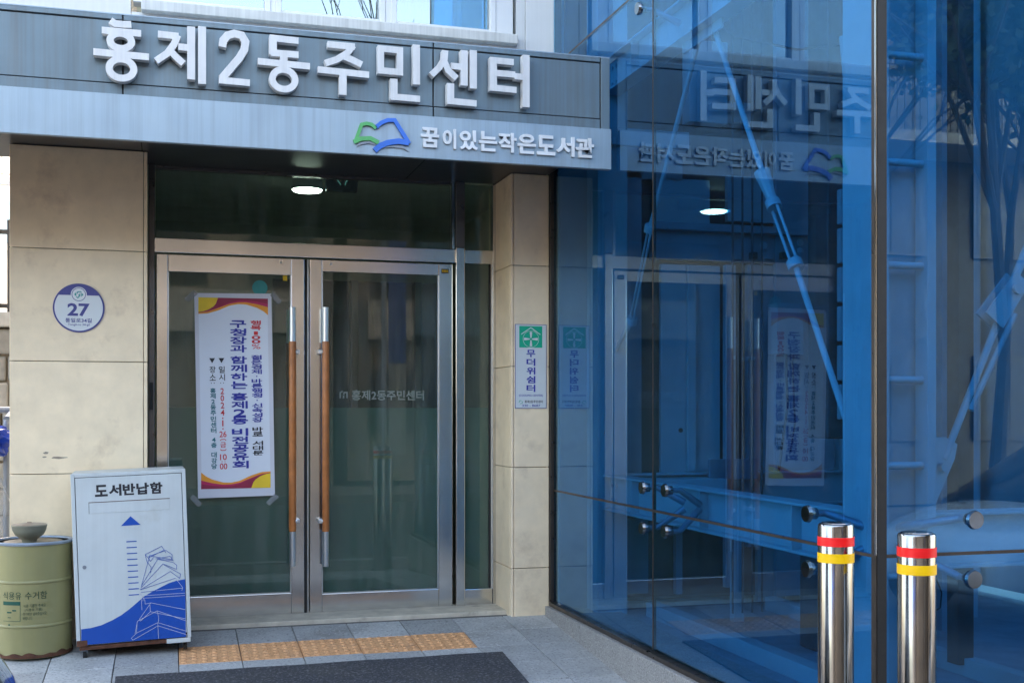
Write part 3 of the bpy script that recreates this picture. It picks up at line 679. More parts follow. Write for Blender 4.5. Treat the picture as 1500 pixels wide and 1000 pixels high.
b5 = obj('brace_rod', tubes((BF(1462, 600)+Vector((.5, .8, .0)), BF(1540, 430)+Vector((.5, .8, .0)), .013), seg=12), 'bluesteel', T, sm=True)
# ladder beside the corner column
YLd = -3.07
lx0 = xpx(1300, YLd); lx1 = xpx(1356, YLd)
lad = bx('ladder_rail', 'bluesteel', T, lx1, lx1+.035, YLd-.01, YLd+.06, ZP, TOPZ, .003)
bx('ladder_rail', 'bluesteel', T, lx0-.03, lx0+.006, YLd+.0, YLd+.05, ZP, TOPZ, .003)
for py in (-75, 80, 237, 388, 556, 682, 845):
    z = PY(1330, py, YLd)[1]; obj('ladder_rung', tubes(((lx0, YLd+.02, z), (lx1, YLd+.02, z), .013)), 'bluesteel', T, sm=True)
# rear (landing) wall, plane Y = -.13, and lift door machinery
YW = -.13
def wp(pa, pb, ya, yb, m, name='shaft_panel', y=YW, dep=.04, bev=.003):
    pm_ = (pa+pb)/2
    return bx(name, m, T, xpx(pa, y), xpx(pb, y), y, y+dep, PY(pm_, yb, y)[1], PY(pm_, ya, y)[1], bev)
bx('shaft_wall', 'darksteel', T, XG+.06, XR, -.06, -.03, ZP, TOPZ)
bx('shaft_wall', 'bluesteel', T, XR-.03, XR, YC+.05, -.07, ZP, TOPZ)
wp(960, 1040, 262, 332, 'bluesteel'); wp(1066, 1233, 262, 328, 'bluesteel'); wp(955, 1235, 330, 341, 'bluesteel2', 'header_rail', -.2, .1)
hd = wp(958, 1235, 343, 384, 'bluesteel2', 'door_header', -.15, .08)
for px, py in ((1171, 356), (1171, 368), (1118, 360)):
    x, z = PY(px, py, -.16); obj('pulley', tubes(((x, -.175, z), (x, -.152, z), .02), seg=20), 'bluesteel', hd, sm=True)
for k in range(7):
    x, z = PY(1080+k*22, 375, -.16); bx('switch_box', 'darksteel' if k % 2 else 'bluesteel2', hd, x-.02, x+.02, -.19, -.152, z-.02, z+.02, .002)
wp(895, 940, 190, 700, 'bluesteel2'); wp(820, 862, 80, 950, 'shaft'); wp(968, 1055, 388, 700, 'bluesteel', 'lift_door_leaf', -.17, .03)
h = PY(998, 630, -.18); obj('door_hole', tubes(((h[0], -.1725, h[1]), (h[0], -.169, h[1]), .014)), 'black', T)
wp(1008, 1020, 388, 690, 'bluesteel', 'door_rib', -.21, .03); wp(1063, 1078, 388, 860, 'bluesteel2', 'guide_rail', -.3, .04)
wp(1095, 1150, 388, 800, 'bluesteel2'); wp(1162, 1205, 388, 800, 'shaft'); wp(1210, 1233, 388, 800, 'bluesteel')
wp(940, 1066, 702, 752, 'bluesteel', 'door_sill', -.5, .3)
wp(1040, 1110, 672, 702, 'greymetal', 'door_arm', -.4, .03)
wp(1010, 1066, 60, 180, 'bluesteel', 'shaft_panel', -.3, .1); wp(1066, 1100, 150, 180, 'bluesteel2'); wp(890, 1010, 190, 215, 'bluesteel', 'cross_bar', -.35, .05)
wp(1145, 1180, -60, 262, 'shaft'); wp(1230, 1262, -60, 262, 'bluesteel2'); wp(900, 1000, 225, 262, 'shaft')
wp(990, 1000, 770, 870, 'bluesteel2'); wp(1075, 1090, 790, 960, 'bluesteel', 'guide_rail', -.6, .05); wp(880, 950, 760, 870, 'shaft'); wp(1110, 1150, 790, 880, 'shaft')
# bolts, hoist ropes and electrical box
bm = bmesh.new()
for z in (.70, .78, 3.01, 3.10):
    for y in (-2.78, -2.70, -.42, -.36): tube(bm, (BX-.012, y, z), (BX-.004, y, z), .012, .012, 6)
obj('beam_bolts', bm, 'bluesteel2', T)['kind'] = 'stuff'
for x in (2.98, 3.04, 3.10, 3.16): obj('hoist_rope', tubes(((x, -.62, ZP), (x, -.62, TOPZ), .006), seg=8), 'darksteel', T, sm=True)
x, z = PY(1150, 470, -.25); eb = bx('control_box', 'bluesteel2', T, x-.09, x+.09, -.32, -.2, z-.2, z+.1, .006)
bm = bmesh.new(); path_tube(bm, [(x, -.26, z-.2), (x+.01, -.26, z-.5), (x-.05, -.26, z-.9), (x-.03, -.26, .95)], .008); path_tube(bm, [(x+.04, -.26, z-.2), (x+.06, -.26, z-.6), (x+.03, -.26, .95)], .006); obj('conduit', bm, 'darksteel', eb, sm=True)
for k in range(9):
    z = 1.0+k*.42; bx('rail_bracket', 'bluesteel2', T, 3.06, 3.15, -1.99, -1.901, z, z+.05, .003)
bm = bmesh.new(); path_tube(bm, [(2.62, -.9, 3.3), (2.8, -1.0, 3.12), (3.1, -1.1, 3.05), (3.5, -1.2, 3.1), (3.9, -1.2, 3.25)], .006); obj('hanging_cable', bm, 'darksteel', T, sm=True)
# pit channel on the floor
a = Vector((2.62, -.35, ZP-.02)); bm = bmesh.new(); quad_box(bm, 2.60, 2.68, -2.2, -.3, ZP-.05, ZP+.03, .003); obj('pit_channel', bm, 'bluesteel', T)
bx('pit_buffer', 'darksteel', T, 3.0, 3.2, -1.5, -1.3, ZP-.05, .5, .01)
bx('pit_channel', 'bluesteel', T, 3.35, 3.42, -2.6, -.3, ZP-.05, ZP+.03, .003)
# things to the right seen through the front glass
for x0, x1, y, m in ((2.62, 2.70, -2.5, 'bluesteel'), (2.78, 2.86, -2.3, 'darksteel'), (2.90, 2.97, -2.4, 'bluesteel'), (3.32, 3.40, -2.1, 'darksteel'), (3.05, 3.16, -1.9, 'bluesteel'), (3.22, 3.30, -1.6, 'bluesteel2'), (3.45, 3.62, -1.2, 'darksteel'), (3.75, 3.83, -1.4, 'bluesteel2'), (4.05, 4.2, -1.1, 'bluesteel')):
    bx('guide_rail', m, T, x0, x1, y, y+.08, ZP, TOPZ, .003)
for x0, x1, m in ((3.5, 3.9, 'bluesteel2'), (3.95, 4.1, 'bluesteel'), (4.15, 4.6, 'bluesteel2'), (4.65, 4.95, 'bluesteel')): bx('shaft_panel', m, T, x0, x1, -.16, -.12, ZP, TOPZ, .003)
cwt = bx('counterweight', 'darksteel', T, 3.25, 3.95, -1.15, -.95, 1.05, 3.6, .01)
for k in range(6): bx('weight_block', 'shaft', cwt, 3.3, 3.9, -1.19, -1.152, 1.15+k*.2, 1.33+k*.2, .006)
cb = bmesh.new(); x, z = PY(1395, 862, YC+.15)
path_tube(cb, [(x-.03, YC+.2, z+.04), (x-.005, YC+.2, z-.02), (x-.01, YC+.2, z-.07), (x-.05, YC+.2, z-.09), (x-.09, YC+.2, z-.08)], .0025); obj('loose_cable', cb, 'black', T, sm=True)

# ================================================================== SIGNS ON STONE
def YR(fr, y): return y
# 27 address plate
ax, az = PY(115.5, 451, -.004); RX = .1265
pt = thing('address_plate', 'round white and blue number plate 27 on the left stone pillar', 'address plate', (ax, 0, az))
def disc(name, m, parent, cx, cz, r, y0, y1, n=64): bm = bmesh.new(); prism_xz(bm, ell(cx, cz, r, r, n), y0, y1); return obj(name, bm, m, parent)
disc('plate_rim', 'plate_b', pt, ax, az, RX, -.006, -.0005)
disc('plate_face', 'plate_w', pt, ax, az, RX*.935, -.0066, -.006)
bm = bmesh.new(); r_ = RX*.94; zc = RX*.52
aa = math.asin(zc/r_); pts = [(ax+r_*math.cos(t_), az+r_*math.sin(t_)) for t_ in [aa+(math.pi-2*aa)*k/30 for k in range(31)]]
prism_xz(bm, pts, -.0072, -.0066); obj('plate_cap', bm, 'plate_b', pt)
disc('emblem_disc', 'plate_w', pt, ax, az+RX*.55, RX*.31, -.0078, -.0072)
bm = bmesh.new(); stroke(bm, ell(ax, az+RX*.55, RX*.262, RX*.262, 40), .003, -.0082, -.0078, True); obj('emblem_ring', bm, 'plate_b', pt)
bm = bmesh.new(); c = (ax, az+RX*.55)
prism_xz(bm, [(c[0]-.023, c[1]), (c[0]-.012, c[1]+.012), (c[0]-.012, c[1]-.010)], -.0082, -.0078)
prism_xz(bm, [(c[0]+.023, c[1]), (c[0]+.012, c[1]-.012), (c[0]+.012, c[1]+.010)], -.0082, -.0078)
stroke(bm, [(c[0]-.008, c[1]+.004), (c[0]-.006, c[1]+.013), (c[0]+.008, c[1]+.015), (c[0]+.013, c[1]+.012)], .005, -.0083, -.0078)
stroke(bm, [(c[0]-.012, c[1]-.012), (c[0]-.005, c[1]-.017), (c[0]+.001, c[1]-.012), (c[0]+.001, c[1]+.002)], .005, -.0084, -.0078)
stroke(bm, [(c[0]+.006, c[1]-.010), (c[0]+.006, c[1]+.008)], .004, -.0085, -.0078)
obj('emblem_mark', bm, 'sticker', pt)
obj('plate_number', text_fit('27', ax-RX*.44, ax+RX*.42, az-RX*.34, az+RX*.19, -.0073, .03), 'plate_b', pt)
obj('plate_text', text_fit('통일로34길', ax-RX*.52, ax+RX*.50, az-RX*.60, az-RX*.42, -.0073, .02), 'plate_b', pt)
obj('plate_text', text_fit('Tongil-ro 34-gil', ax-RX*.42, ax+RX*.42, az-RX*.75, az-RX*.64, -.0073, .01), 'plate_b', pt)
# cooling centre sign
x0, z1 = PY(754.5, 475, -.003); x1, z0 = PY(800.5, 598, -.003); z1 = PY(777, 475, 0)[1]; z0 = PY(777, 598, 0)[1]
cs = thing('shelter_sign', 'narrow white and green summer heat shelter sign on the right stone pillar', 'sign', ((x0+x1)/2, 0, (z0+z1)/2))
bx('sign_backing', 'plate_b', cs, x0, x1, -.004, -.0004, z0, z1)
bx('sign_face', 'plate_w', cs, x0+.003, x1-.003, -.0046, -.004, z0+.003, z1-.003)
SW = x1-x0; SH = z1-z0
def sx(f): return x0+SW*f
def szf(f): return z1-SH*f
bx('sign_green_field', 'ink_green', cs, sx(.13), sx(.86), -.0052, -.0046, szf(.277), szf(.022))
bm = bmesh.new(); cxs, czs = sx(.5), szf(.175)
stroke(bm, [(sx(.19), szf(.12)), (sx(.5), szf(.04)), (sx(.80), szf(.12))], .005, -.0057, -.0052)
stroke(bm, ell(cxs, czs, SW*.25, SW*.25), .002, -.0057, -.0052, True)
for k in range(4):
    a_ = k*math.pi/2; dx, dz = math.cos(a_), math.sin(a_); px_, pz_ = -dz, dx; L = SW*.21
    prism_xz(bm, [(cxs+dx*.006+px_*.003, czs+dz*.006+pz_*.003), (cxs+dx*.006-px_*.003, czs+dz*.006-pz_*.003), (cxs+dx*L-px_*.008, czs+dz*L-pz_*.008), (cxs+dx*(L+.003), czs+dz*(L+.003)), (cxs+dx*L+px_*.008, czs+dz*L+pz_*.008)], -.0059, -.0052)
obj('shelter_symbol', bm, 'plate_w', cs)
for k, ch in enumerate('무더위쉼터'):
    f = .303+k*.1035; obj('sign_character', text_fit(ch, sx(.36), sx(.64), szf(f+.087), szf(f), -.0052, .028), 'ink_navy', cs)
obj('sign_print', text_fit('(COOLING CENTER)', sx(.12), sx(.88), szf(.863), szf(.833), -.0052, .01), 'ink_navy', cs)
obj('sign_print', text_fit('홍제2동주민센터', sx(.30), sx(.88), szf(.935), szf(.902), -.0052, .015), 'ink_black', cs)
obj('sign_print', text_fit('330 - 8687', sx(.22), sx(.80), szf(.978), szf(.952), -.0052, .01), 'ink_navy', cs)
bm = bmesh.new(); stroke(bm, [(sx(.12), szf(.93)), (sx(.15), szf(.905)), (sx(.2), szf(.912))], .003, -.0055, -.0046); stroke(bm, [(sx(.16), szf(.945)), (sx(.22), szf(.938)), (sx(.24), szf(.915))], .003, -.0056, -.0046); obj('sign_emblem', bm, 'ink_green', cs)

# ================================================================== BANNER ON LEFT DOOR
YBn = YD-.004
tl = PY(284.5, 429, YBn); tr = PY(397.5, 431, YBn); br = PY(403, 727, YBn); bl = PY(290, 729.5, YBn)
PWd = (Vector(tr)-Vector(tl)).length; PHt = (Vector(bl)-Vector(tl)).length
ang = math.atan2(br[0]-tr[0]+bl[0]-tl[0], (tl[1]-bl[1])*2)
ban = thing('paper_banner', 'white vertical event banner with navy Korean text and orange waves taped to left door', 'banner', (tl[0], YBn, tl[1]), rot=(0, -ang*0, 0))
ban.rotation_euler = (0, -ang, 0)
# local: x right, z down negative, y depth
def bl_(x, y):  # photo px -> local
    a_ = (x-284.5-(y-429)*.0186)/112.9; b_ = (y-429+(-(x-284.5))*.0)/299.0; return (a_*PWd, -b_*PHt)
bm = bmesh.new(); nx_, nz_ = 8, 24
def wob(x, z): return .004*math.sin(z*5.2+1)+.003*math.sin(x*9+z*2)
gr = [[bm.verts.new((PWd*i/nx_, wob(PWd*i/nx_, -PHt*j/nz_)-.002, -PHt*j/nz_)) for i in range(nx_+1)] for j in range(nz_+1)]
gb = [[bm.verts.new((v.co.x, v.co.y+.0012, v.co.z)) for v in r] for r in gr]
for j in range(nz_):
    for i in range(nx_):
        bm.faces.new((gr[j][i], gr[j+1][i], gr[j+1][i+1], gr[j][i+1])); bm.faces.new((gb[j][i], gb[j][i+1], gb[j+1][i+1], gb[j+1][i]))
for i in range(nx_):
    bm.faces.new((gr[0][i], gr[0][i+1], gb[0][i+1], gb[0][i])); bm.faces.new((gr[-1][i], gb[-1][i], gb[-1][i+1], gr[-1][i+1]))
for j in range(nz_):
    bm.faces.new((gr[j][0], gb[j][0], gb[j+1][0], gr[j+1][0])); bm.faces.new((gr[j][-1], gr[j+1][-1], gb[j+1][-1], gb[j][-1]))
obj('banner_sheet', bm, 'pmarg', ban, local=True, sm=True, fixn=True)
def bend(b, lift):
    for v in b.verts: v.co.y = v.co.y+wob(v.co.x, v.co.z)-.002-lift
    return b
bm = bmesh.new(); a0 = PWd*.05; a1 = PWd*.945; n_ = 8
g2 = [[bm.verts.new((a0+(a1-a0)*i/n_, 0, -PHt*.023-(PHt*.935)*j/nz_)) for i in range(n_+1)] for j in range(nz_+1)]
for j in range(nz_):
    for i in range(n_): bm.faces.new((g2[j][i], g2[j+1][i], g2[j+1][i+1], g2[j][i+1]))
obj('banner_print_field', bend(bm, .0006), 'paper', ban, local=True, sm=True, fixn=False)
def curve_fill(m, up, lo, lift, flip=False, name='banner_wave'):
    """strip between two polylines in zoom coordinates of the banner head"""
    bm = bmesh.new(); V_ = []
    def ev(pl, x):
        for (xa, ya), (xb, yb) in zip(pl, pl[1:]):
            if xa <= x <= xb: t_ = (x-xa)/(xb-xa); return ya+(yb-ya)*t_
        return pl[-1][1]
    xa, xb = 65, 702
    for k in range(33):
        x = xa+(xb-xa)*k/32
        V_.append([bl_(280+x/6.25, 420+ev(pl, x)/6.25) for pl in (up, lo)])
    if flip:
        c = (PWd*.4975, -PHt*.4905); V_ = [[(2*c[0]-p[0], 2*c[1]-p[1]) for p in pr_] for pr_ in V_]
    W_ = [[bm.verts.new((p[0], 0, p[1])) for p in pr_] for pr_ in V_]
    for a_, b_ in zip(W_, W_[1:]):
        if (Vector(a_[0].co)-Vector(a_[1].co)).length < 1e-6 and (Vector(b_[0].co)-Vector(b_[1].co)).length < 1e-6: continue
        bm.faces.new((a_[0], a_[1], b_[1], b_[0]))
    obj(name, bend(bm, lift), m, ban, local=True, fixn=False)
top_ = [(65, 95), (702, 103)]
mar = [(65, 236), (150, 225), (250, 190), (350, 152), (430, 138), (500, 138), (600, 155), (702, 182)]
ora = [(65, 246), (150, 242), (250, 212), (350, 168), (430, 154), (500, 158), (600, 188), (660, 220), (702, 256)]
pin = [(65, 236), (200, 205), (350, 140), (430, 122), (500, 120), (600, 132), (702, 150)]
yel = [(65, 230), (110, 222), (160, 205), (205, 175), (232, 140), (240, 97.3), (702, 103.0)]
for fl in (False, True):
    curve_fill('ink_maroon', top_, pin, .0012, fl); curve_fill('ink_pink', pin, mar, .0013, fl); curve_fill('ink_orange', mar, ora, .0014, fl); curve_fill('ink_yellow', top_, yel, .0020, fl)
def btext(ch, cxp, y0, h_, w_, m, bold=.04, shift=0):
    xa, za = bl_(cxp-w_/2+(y0-490)*.0186, y0); xb, zb2 = bl_(cxp+w_/2+(y0-490)*.0186, y0+h_)
    if ch == 'v': bm = bmesh.new(); f = bm.faces.new([bm.verts.new(p) for p in ((xa, 0, za), ((xa+xb)/2, 0, zb2), (xb, 0, za))])
    elif ch == '.': bm = bmesh.new(); bm.faces.new([bm.verts.new((p[0], 0, p[1])) for p in ell((xa+xb)/2, (za+zb2)/2, .004, .004, 10)])
    elif ch == ':': bm = bmesh.new(); [bm.faces.new([bm.verts.new((p[0], 0, p[1])) for p in ell((xa+xb)/2+q_, (za+zb2)/2, .0028, .0028, 8)]) for q_ in (-.008, .008)]
    elif ch == '(' or ch == ')':
        bm = bmesh.new(); s_ = -1 if ch == '(' else 1; zc_ = (za+zb2)/2
        stroke(bm, [(xa, zc_+s_*.006), (xa+.008, zc_), (xb-.008, zc_), (xb, zc_+s_*.006)], .004, -.0002, .0)
    else:
        bm = text_fit(ch, xa, xb, zb2, za, 0, min(bold, .012), .0002, .0013 if bold >= .05 else (.0006 if bold >= .02 else 0))
    obj('banner_character', bend(bm, .0024), m, ban, local=True, fixn=(ch not in 'v.:'))
for ch, y in zip('구청장과함께하는홍제2동비전공유회', (469, 481, 493, 505, 521.5, 534, 546.5, 558.5, 575.5, 587.5, 599.5, 610.5, 627.5, 639.5, 651.5, 663.5, 675.5)): btext(ch, 348.5, y, 10.6, 24 if ch != '2' else 18, 'ink_navy', .05)
for ch, y in zip('행복', (469, 476.2)): btext(ch, 374.5, y, 6.6, 15.5, 'ink_red', .03)
btext('1', 374.5, 485, 5.2, 6, 'ink_red', .01); btext('0', 374.5, 491.3, 5.2, 13, 'ink_red'); btext('0', 374.5, 497.4, 5.2, 13, 'ink_red'); btext('%', 374.5, 503.8, 7, 13, 'ink_red', .0)
for ch, y in zip('젊은경제.바른행정.신속성장', (520, 527, 534.2, 541.3, 549.7, 555, 562, 569.3, 576.3, 585, 591, 598, 605.2, 612.3)): btext(ch, 374.5, y, 6.4 if ch != '.' else 3, 15.5, 'ink_navy', .022)
for ch, y in zip('바로서대문', (626, 633, 646.5, 653.7, 661)): btext(ch, 374.5, y, 6.4, 15.5, 'ink_black', .04)
for cxp in (323.5, 310): btext('v', cxp-.3, 524, 7.4, 8.5, 'ink_black'); 
for ch, y in zip('일시', (536, 547.3)): btext(ch, 323.5, y, 9.8, 9, 'ink_black', .01)
for ch, y in zip('장소', (536, 547.3)): btext(ch, 310, y, 9.6, 9, 'ink_black', .01)
btext(':', 323.5, 559.5, 2, 6, 'ink_black'); btext(':', 310, 559.5, 2, 6, 'ink_black')
for ch, y, w_ in (('2', 568, 5.4), ('0', 578.3, 5.4), ('2', 588.8, 5.4), ('4', 599.4, 5.8), ('1', 615, 2.0), ('26', 631, 10.5), ('금', 647, 8.5), ('10', 664.5, 10), ('00', 678, 11)): btext(ch, 323.5, y, 8.8 if ch != '금' else 8, w_, 'ink_red', .012)
for y in (611, 626.5): btext('.', 323.5, y, 2, 3, 'ink_red')
btext('(', 323.5, 641.5, 3, 9, 'ink_red'); btext(')', 323.5, 657.5, 3, 9, 'ink_red'); btext(':', 323.5, 674.6, 2, 6, 'ink_red')
for ch, y, h_, w_ in (('홍', 568, 6.8, 8), ('제', 575.5, 7.4, 8), ('2', 584.5, 6.2, 5), ('동', 592.3, 7, 8), ('주', 600.6, 7, 8), ('민', 609.2, 7, 8), ('센', 617.4, 7.4, 8), ('터', 626, 7.4, 8), ('4', 640, 6.5, 5.5), ('층', 647.6, 7.2, 8), ('대', 661.4, 7.6, 8), ('강', 670, 7.4, 8), ('당', 678.4, 7.4, 8)): btext(ch, 310, y, h_, w_, 'ink_teal', .022)
for px, py in ((280, 434), (404, 437), (287, 733), (399, 731)):
    x, z = PY(px, py, YBn); bm = bmesh.new(); pts = [(-.035, -.012), (.035, -.016), (.034, .014), (-.036, .016)]
    a_ = .8 if (px < 300) == (py < 500) else -.8
    pts = [(x+p[0]*math.cos(a_)-p[1]*math.sin(a_), z+p[0]*math.sin(a_)+p[1]*math.cos(a_)) for p in pts]
    prism_xz(bm, pts, YBn-.0052, YBn-.0045)
    o = obj('tape_piece', bm, 'tape', None); o.parent = ban; o.matrix_parent_inverse = (Matrix.Translation(ban.location) @ Matrix.Rotation(-ang, 4, 'Y')).inverted()

# ================================================================== BOOK RETURN BOX
fx, fy = GR(200, 962)
BW, BH, BD = .540, .862, .34
yb = fy
xleft = xpx(113, yb)
rb = thing('book_return_box', 'white steel book return box on casters with blue book-stack artwork and rusty base', 'book return box', (xleft, yb, gz(yb)), rot=(0, math.radians(-2.0), math.radians(1.2)))
ZB = .045
def lb_(name, m, x0, x1, y0, y1, z0, z1, bev=.003, par=None): return obj(name, box(x0, x1, y0, y1, z0, z1, bev), m, par or rb, local=True)
body = lb_('box_body', 'boxw', 0, BW, .012, BD, ZB+.02, ZB+BH, .006)
lb_('box_frame', 'boxw', 0, .018, 0, .012, ZB+.02, ZB+BH, .002); lb_('box_frame', 'boxw', BW-.018, BW, 0, .012, ZB+.02, ZB+BH, .002)
lb_('box_frame', 'boxw', .0185, BW-.0185, 0.0005, .012, ZB+BH-.018, ZB+BH-.0005, .002)
lb_('box_gap', 'ink_black', .018, BW-.018, .008, .0118, ZB+.03, ZB+BH-.018, 0)
dr_ = lb_('box_door', 'boxw', .021, BW-.021, .001, .011, ZB+.045, ZB+BH-.021, .002)
def Bz(x, y):
    xl_ = 20+(y-45)*.028; xr_ = 570+(y-45)*.022; yt_ = 48-.02*(x-20); yb_ = 938-.045*(x-45)
    return (BW*(x-xl_)/(xr_-xl_), ZB+BH*(1-(y-yt_)/(yb_-yt_)))
def bpr(name, m, pts, lift=.0005, par=None):
    bm = bmesh.new(); prism_xz(bm, [Bz(*p) for p in pts], .001-lift-.0004, .0008-lift*.2); return obj(name, bm, m, dr_, local=True)
xa, za = Bz(133, 165); xb, zb_ = Bz(460, 105)
ws = (xb-xa)/5
for k, ch in enumerate('도서반납함'): obj('box_character', text_fit(ch, xa+k*ws+.002, xa+(k+1)*ws-.003, za, zb_+.006, .0002, .04, .0006), 'ink_black', dr_, local=True)
# slot
s0 = Bz(106, 250); s1 = Bz(492, 182)
lb_('slot_flap', 'boxw', s0[0]+.003, s1[0]-.003, -.00005, .0009, s0[1], s1[1]-.004, .001, dr_); lb_('slot_edge', 'rust', s0[0], s1[0], -.0008, .0007, s1[1]-.0035, s1[1]-.0005, 0, dr_); lb_('slot_edge', 'ink_black', s0[0], s0[0]+.0015, -.0006, .0007, s0[1], s1[1]-.004, 0, dr_)  # rust strip along the slot top, black outline down its left
bpr('arrow_print', 'boxb', [(256, 316), (350, 313), (302, 268)])
for k in range(10): y = 396+k*30; bpr('dash_print', 'boxb', [(281+k*1.0, y-2), (330+k, y-3), (330+k, y+2), (281+k, y+3)])
wave = [(66, 828), (110, 824), (160, 812), (210, 790), (255, 765), (295, 735), (330, 705), (365, 675), (400, 655), (440, 635), (480, 615), (520, 603), (562, 597)]
bm = bmesh.new(); V_ = []
for x, y in wave:
    yb2 = 908-.035*(x-66); V_.append((bm.verts.new((Bz(x, y)[0], .0003, Bz(x, y)[1])), bm.verts.new((Bz(x, yb2)[0], .0003, Bz(x, yb2)[1]))))
for a_, b_ in zip(V_, V_[1:]): bm.faces.new((a_[0], a_[1], b_[1], b_[0]))
obj('wave_print', bm, 'boxb', dr_, local=True, fixn=False)
def bline(m, *pls):
    bm = bmesh.new()
    for i, pl in enumerate(pls): stroke(bm, [Bz(*p) for p in pl], .0021, -.0006-.00005*(i % 8), .0001)
    obj('book_outline', bm, m, dr_, local=True)
bline('boxb', [(370, 465), (450, 425), (462, 445), (385, 482), (370, 465)], [(385, 475), (470, 447), (500, 470), (498, 495), (405, 475)], [(405, 475), (392, 470), (350, 625)], [(420, 488), (490, 478), (505, 500), (430, 490)], [(430, 490), (355, 615)],
      [(435, 492), (505, 510), (522, 525), (520, 545), (455, 515)], [(455, 515), (348, 632)], [(460, 520), (540, 570), (535, 592), (490, 555)], [(490, 555), (345, 642)], [(370, 465), (378, 500), (398, 530), (395, 560)], [(345, 642), (515, 590)], [(385, 482), (395, 500), (410, 480)], [(462, 445), (470, 460)], [(348, 655), (420, 650)])
bline('boxline', [(515, 590), (550, 640), (545, 655)], [(420, 650), (548, 642)], [(345, 660), (360, 685), (560, 680)], [(365, 672), (560, 668)], [(350, 690), (352, 745)], [(365, 688), (368, 715), (395, 710)], [(395, 710), (560, 752)], [(390, 720), (392, 755), (565, 800)], [(395, 710), (340, 790), (345, 800), (392, 755)],
      [(330, 800), (425, 752), (570, 812)], [(425, 752), (432, 790), (430, 810)], [(328, 815), (325, 860), (427, 812), (572, 865)], [(325, 860), (300, 885), (308, 895), (428, 828), (572, 882)], [(427, 812), (430, 895)], [(330, 800), (318, 862)], [(360, 685), (356, 700)])
kx, kz = Bz(83, 517); bm = tubes(((kx, -.003, kz), (kx, .0008, kz), .009)); obj('lock_cylinder', bm, 'greymetal', dr_, local=True, sm=True)
lb_('rusty_base', 'rust', .012, BW-.012, .004, BD-.01, ZB+.0, ZB+.0195, .002); lb_('base_plate', 'boxw', BW*.78, BW-.004, -.001, .004, ZB-.002, ZB+.02, .001)
lb_('rust_patch', 'rust', 0.0005, .05, -.0012, -.0002, ZB+.021, ZB+.05, 0)
for x in (.035, BW-.03):
    for y in (.045, BD-.045):
        cs_ = lb_('caster_fork', 'greymetal', x-.014, x+.014, y-.016, y+.016, ZB-.018, ZB-.0005, .002)
        bm = bmesh.new(); tube(bm, (x-.009, y, ZB-.024), (x+.009, y, ZB-.024), .022, .022, 18); obj('caster_wheel', bm, 'tyre', cs_, local=True, sm=True)

# ================================================================== OIL DRUM with bowl
dx_, dy_ = -.650, -.205; dzb = gz(dy_-.1)+.006
r0 = .181; DH = PY(52, 795, dy_-.17)[1]-dzb
D_ = thing('oil_collection_drum', 'olive-green steel used cooking oil drum with worn lid beside the book box', 'drum', (dx_, dy_, dzb))
pr_ = [(.168, 0), (r0, .002), (r0+.004, .008), (r0, .016)]
for f in (.28, .66):
    z = DH*f; pr_ += [(r0, z-.016), (r0, z-.009), (r0+.0045, z-.004), (r0+.0055, z), (r0+.0045, z+.004), (r0, z+.009), (r0, z+.016)]
pr_ += [(r0, DH-.02), (r0, DH-.006)]; pr_.insert(4, (r0, .03))
obj('drum_body', lathe([(r, dzb+z) for r, z in pr_], dx_, dy_, 72), 'drum', D_, sm=True)
obj('drum_rim', lathe([(r0-.004, dzb+DH-.012), (r0+.006, dzb+DH-.012), (r0+.008, dzb+DH-.003), (r0+.004, dzb+DH+.003), (r0-.006, dzb+DH+.002), (r0-.010, dzb+DH-.006)], dx_, dy_, 72), 'drumrim', D_, sm=True)
obj('drum_lid', lathe([(r0-.006, dzb+DH-.012), (r0-.008, dzb+DH-.007), (.10, dzb+DH-.005), (.001, dzb+DH-.004)], dx_, dy_, 72), 'drumtop', D_, sm=True)
bm = bmesh.new()
for k in range(72):
    a0_ = 2*math.pi*k/72; a1_ = 2*math.pi*(k+1)/72; hh = [.018+.016*abs(math.sin(a*3.1)*math.cos(a*7.3)) for a in (a0_, a1_)]
    vs = [bm.verts.new((dx_+(r0+.0046)*math.cos(a), dy_+(r0+.0046)*math.sin(a), dzb+z)) for a, z in ((a0_, .004), (a1_, .004), (a1_, hh[1]), (a0_, hh[0]))]; bm.faces.new(vs)
bmesh.ops.remove_doubles(bm, verts=bm.verts, dist=1e-5)
obj('rust_band', bm, 'rust', D_)
def wrap(b, lift=.0012):
    for v in b.verts:
        a_ = v.co.x/r0; rr = r0+lift; z_ = v.co.z; v.co = Vector((dx_+rr*math.sin(a_), dy_-rr*math.cos(a_), z_))
    return b
def dz_(py): return PY(52, py, dy_-r0)[1]
def da(px): # px -> arc length on drum
    X_ = xpx(px, dy_-r0*.9)-dx_; X_ = max(-.175, min(.175, X_)); return math.asin(X_/r0)*r0
for s_, pa, pb, ya, yb2, bo in (('식용유', 4, 32, 877, 866, .0), ('수거함', 37, 69, 877, 866, .0), ('식용 기름만 주세요', 35, 67, 889, 884, 0), ('(식용유 기름)', 37, 62, 895, 890, 0), ('여기에만 넣어주십시오', 34, 68, 901, 896, 0), ('바랍니다', 34, 48, 907, 902, 0), ('서대문구 시설관리공단', 17, 57, 919, 915, 0)):
    obj('drum_print', wrap(text_fit(s_, da(pa), da(pb), dz_(ya), dz_(yb2), 0, bo, .0)), 'ink_dgreen', D_, fixn=False)
bm = bmesh.new(); n_ = 8
def arcq(bm, xa, xb, za, zb2):
    V_ = [(bm.verts.new((xa+(xb-xa)*k/n_, 0, za)), bm.verts.new((xa+(xb-xa)*k/n_, 0, zb2))) for k in range(n_+1)]
    for a_, b_ in zip(V_, V_[1:]): bm.faces.new((a_[0], b_[0], b_[1], a_[1]))
xa, xb = da(4), da(30.5); za, zb2 = dz_(909), dz_(880)
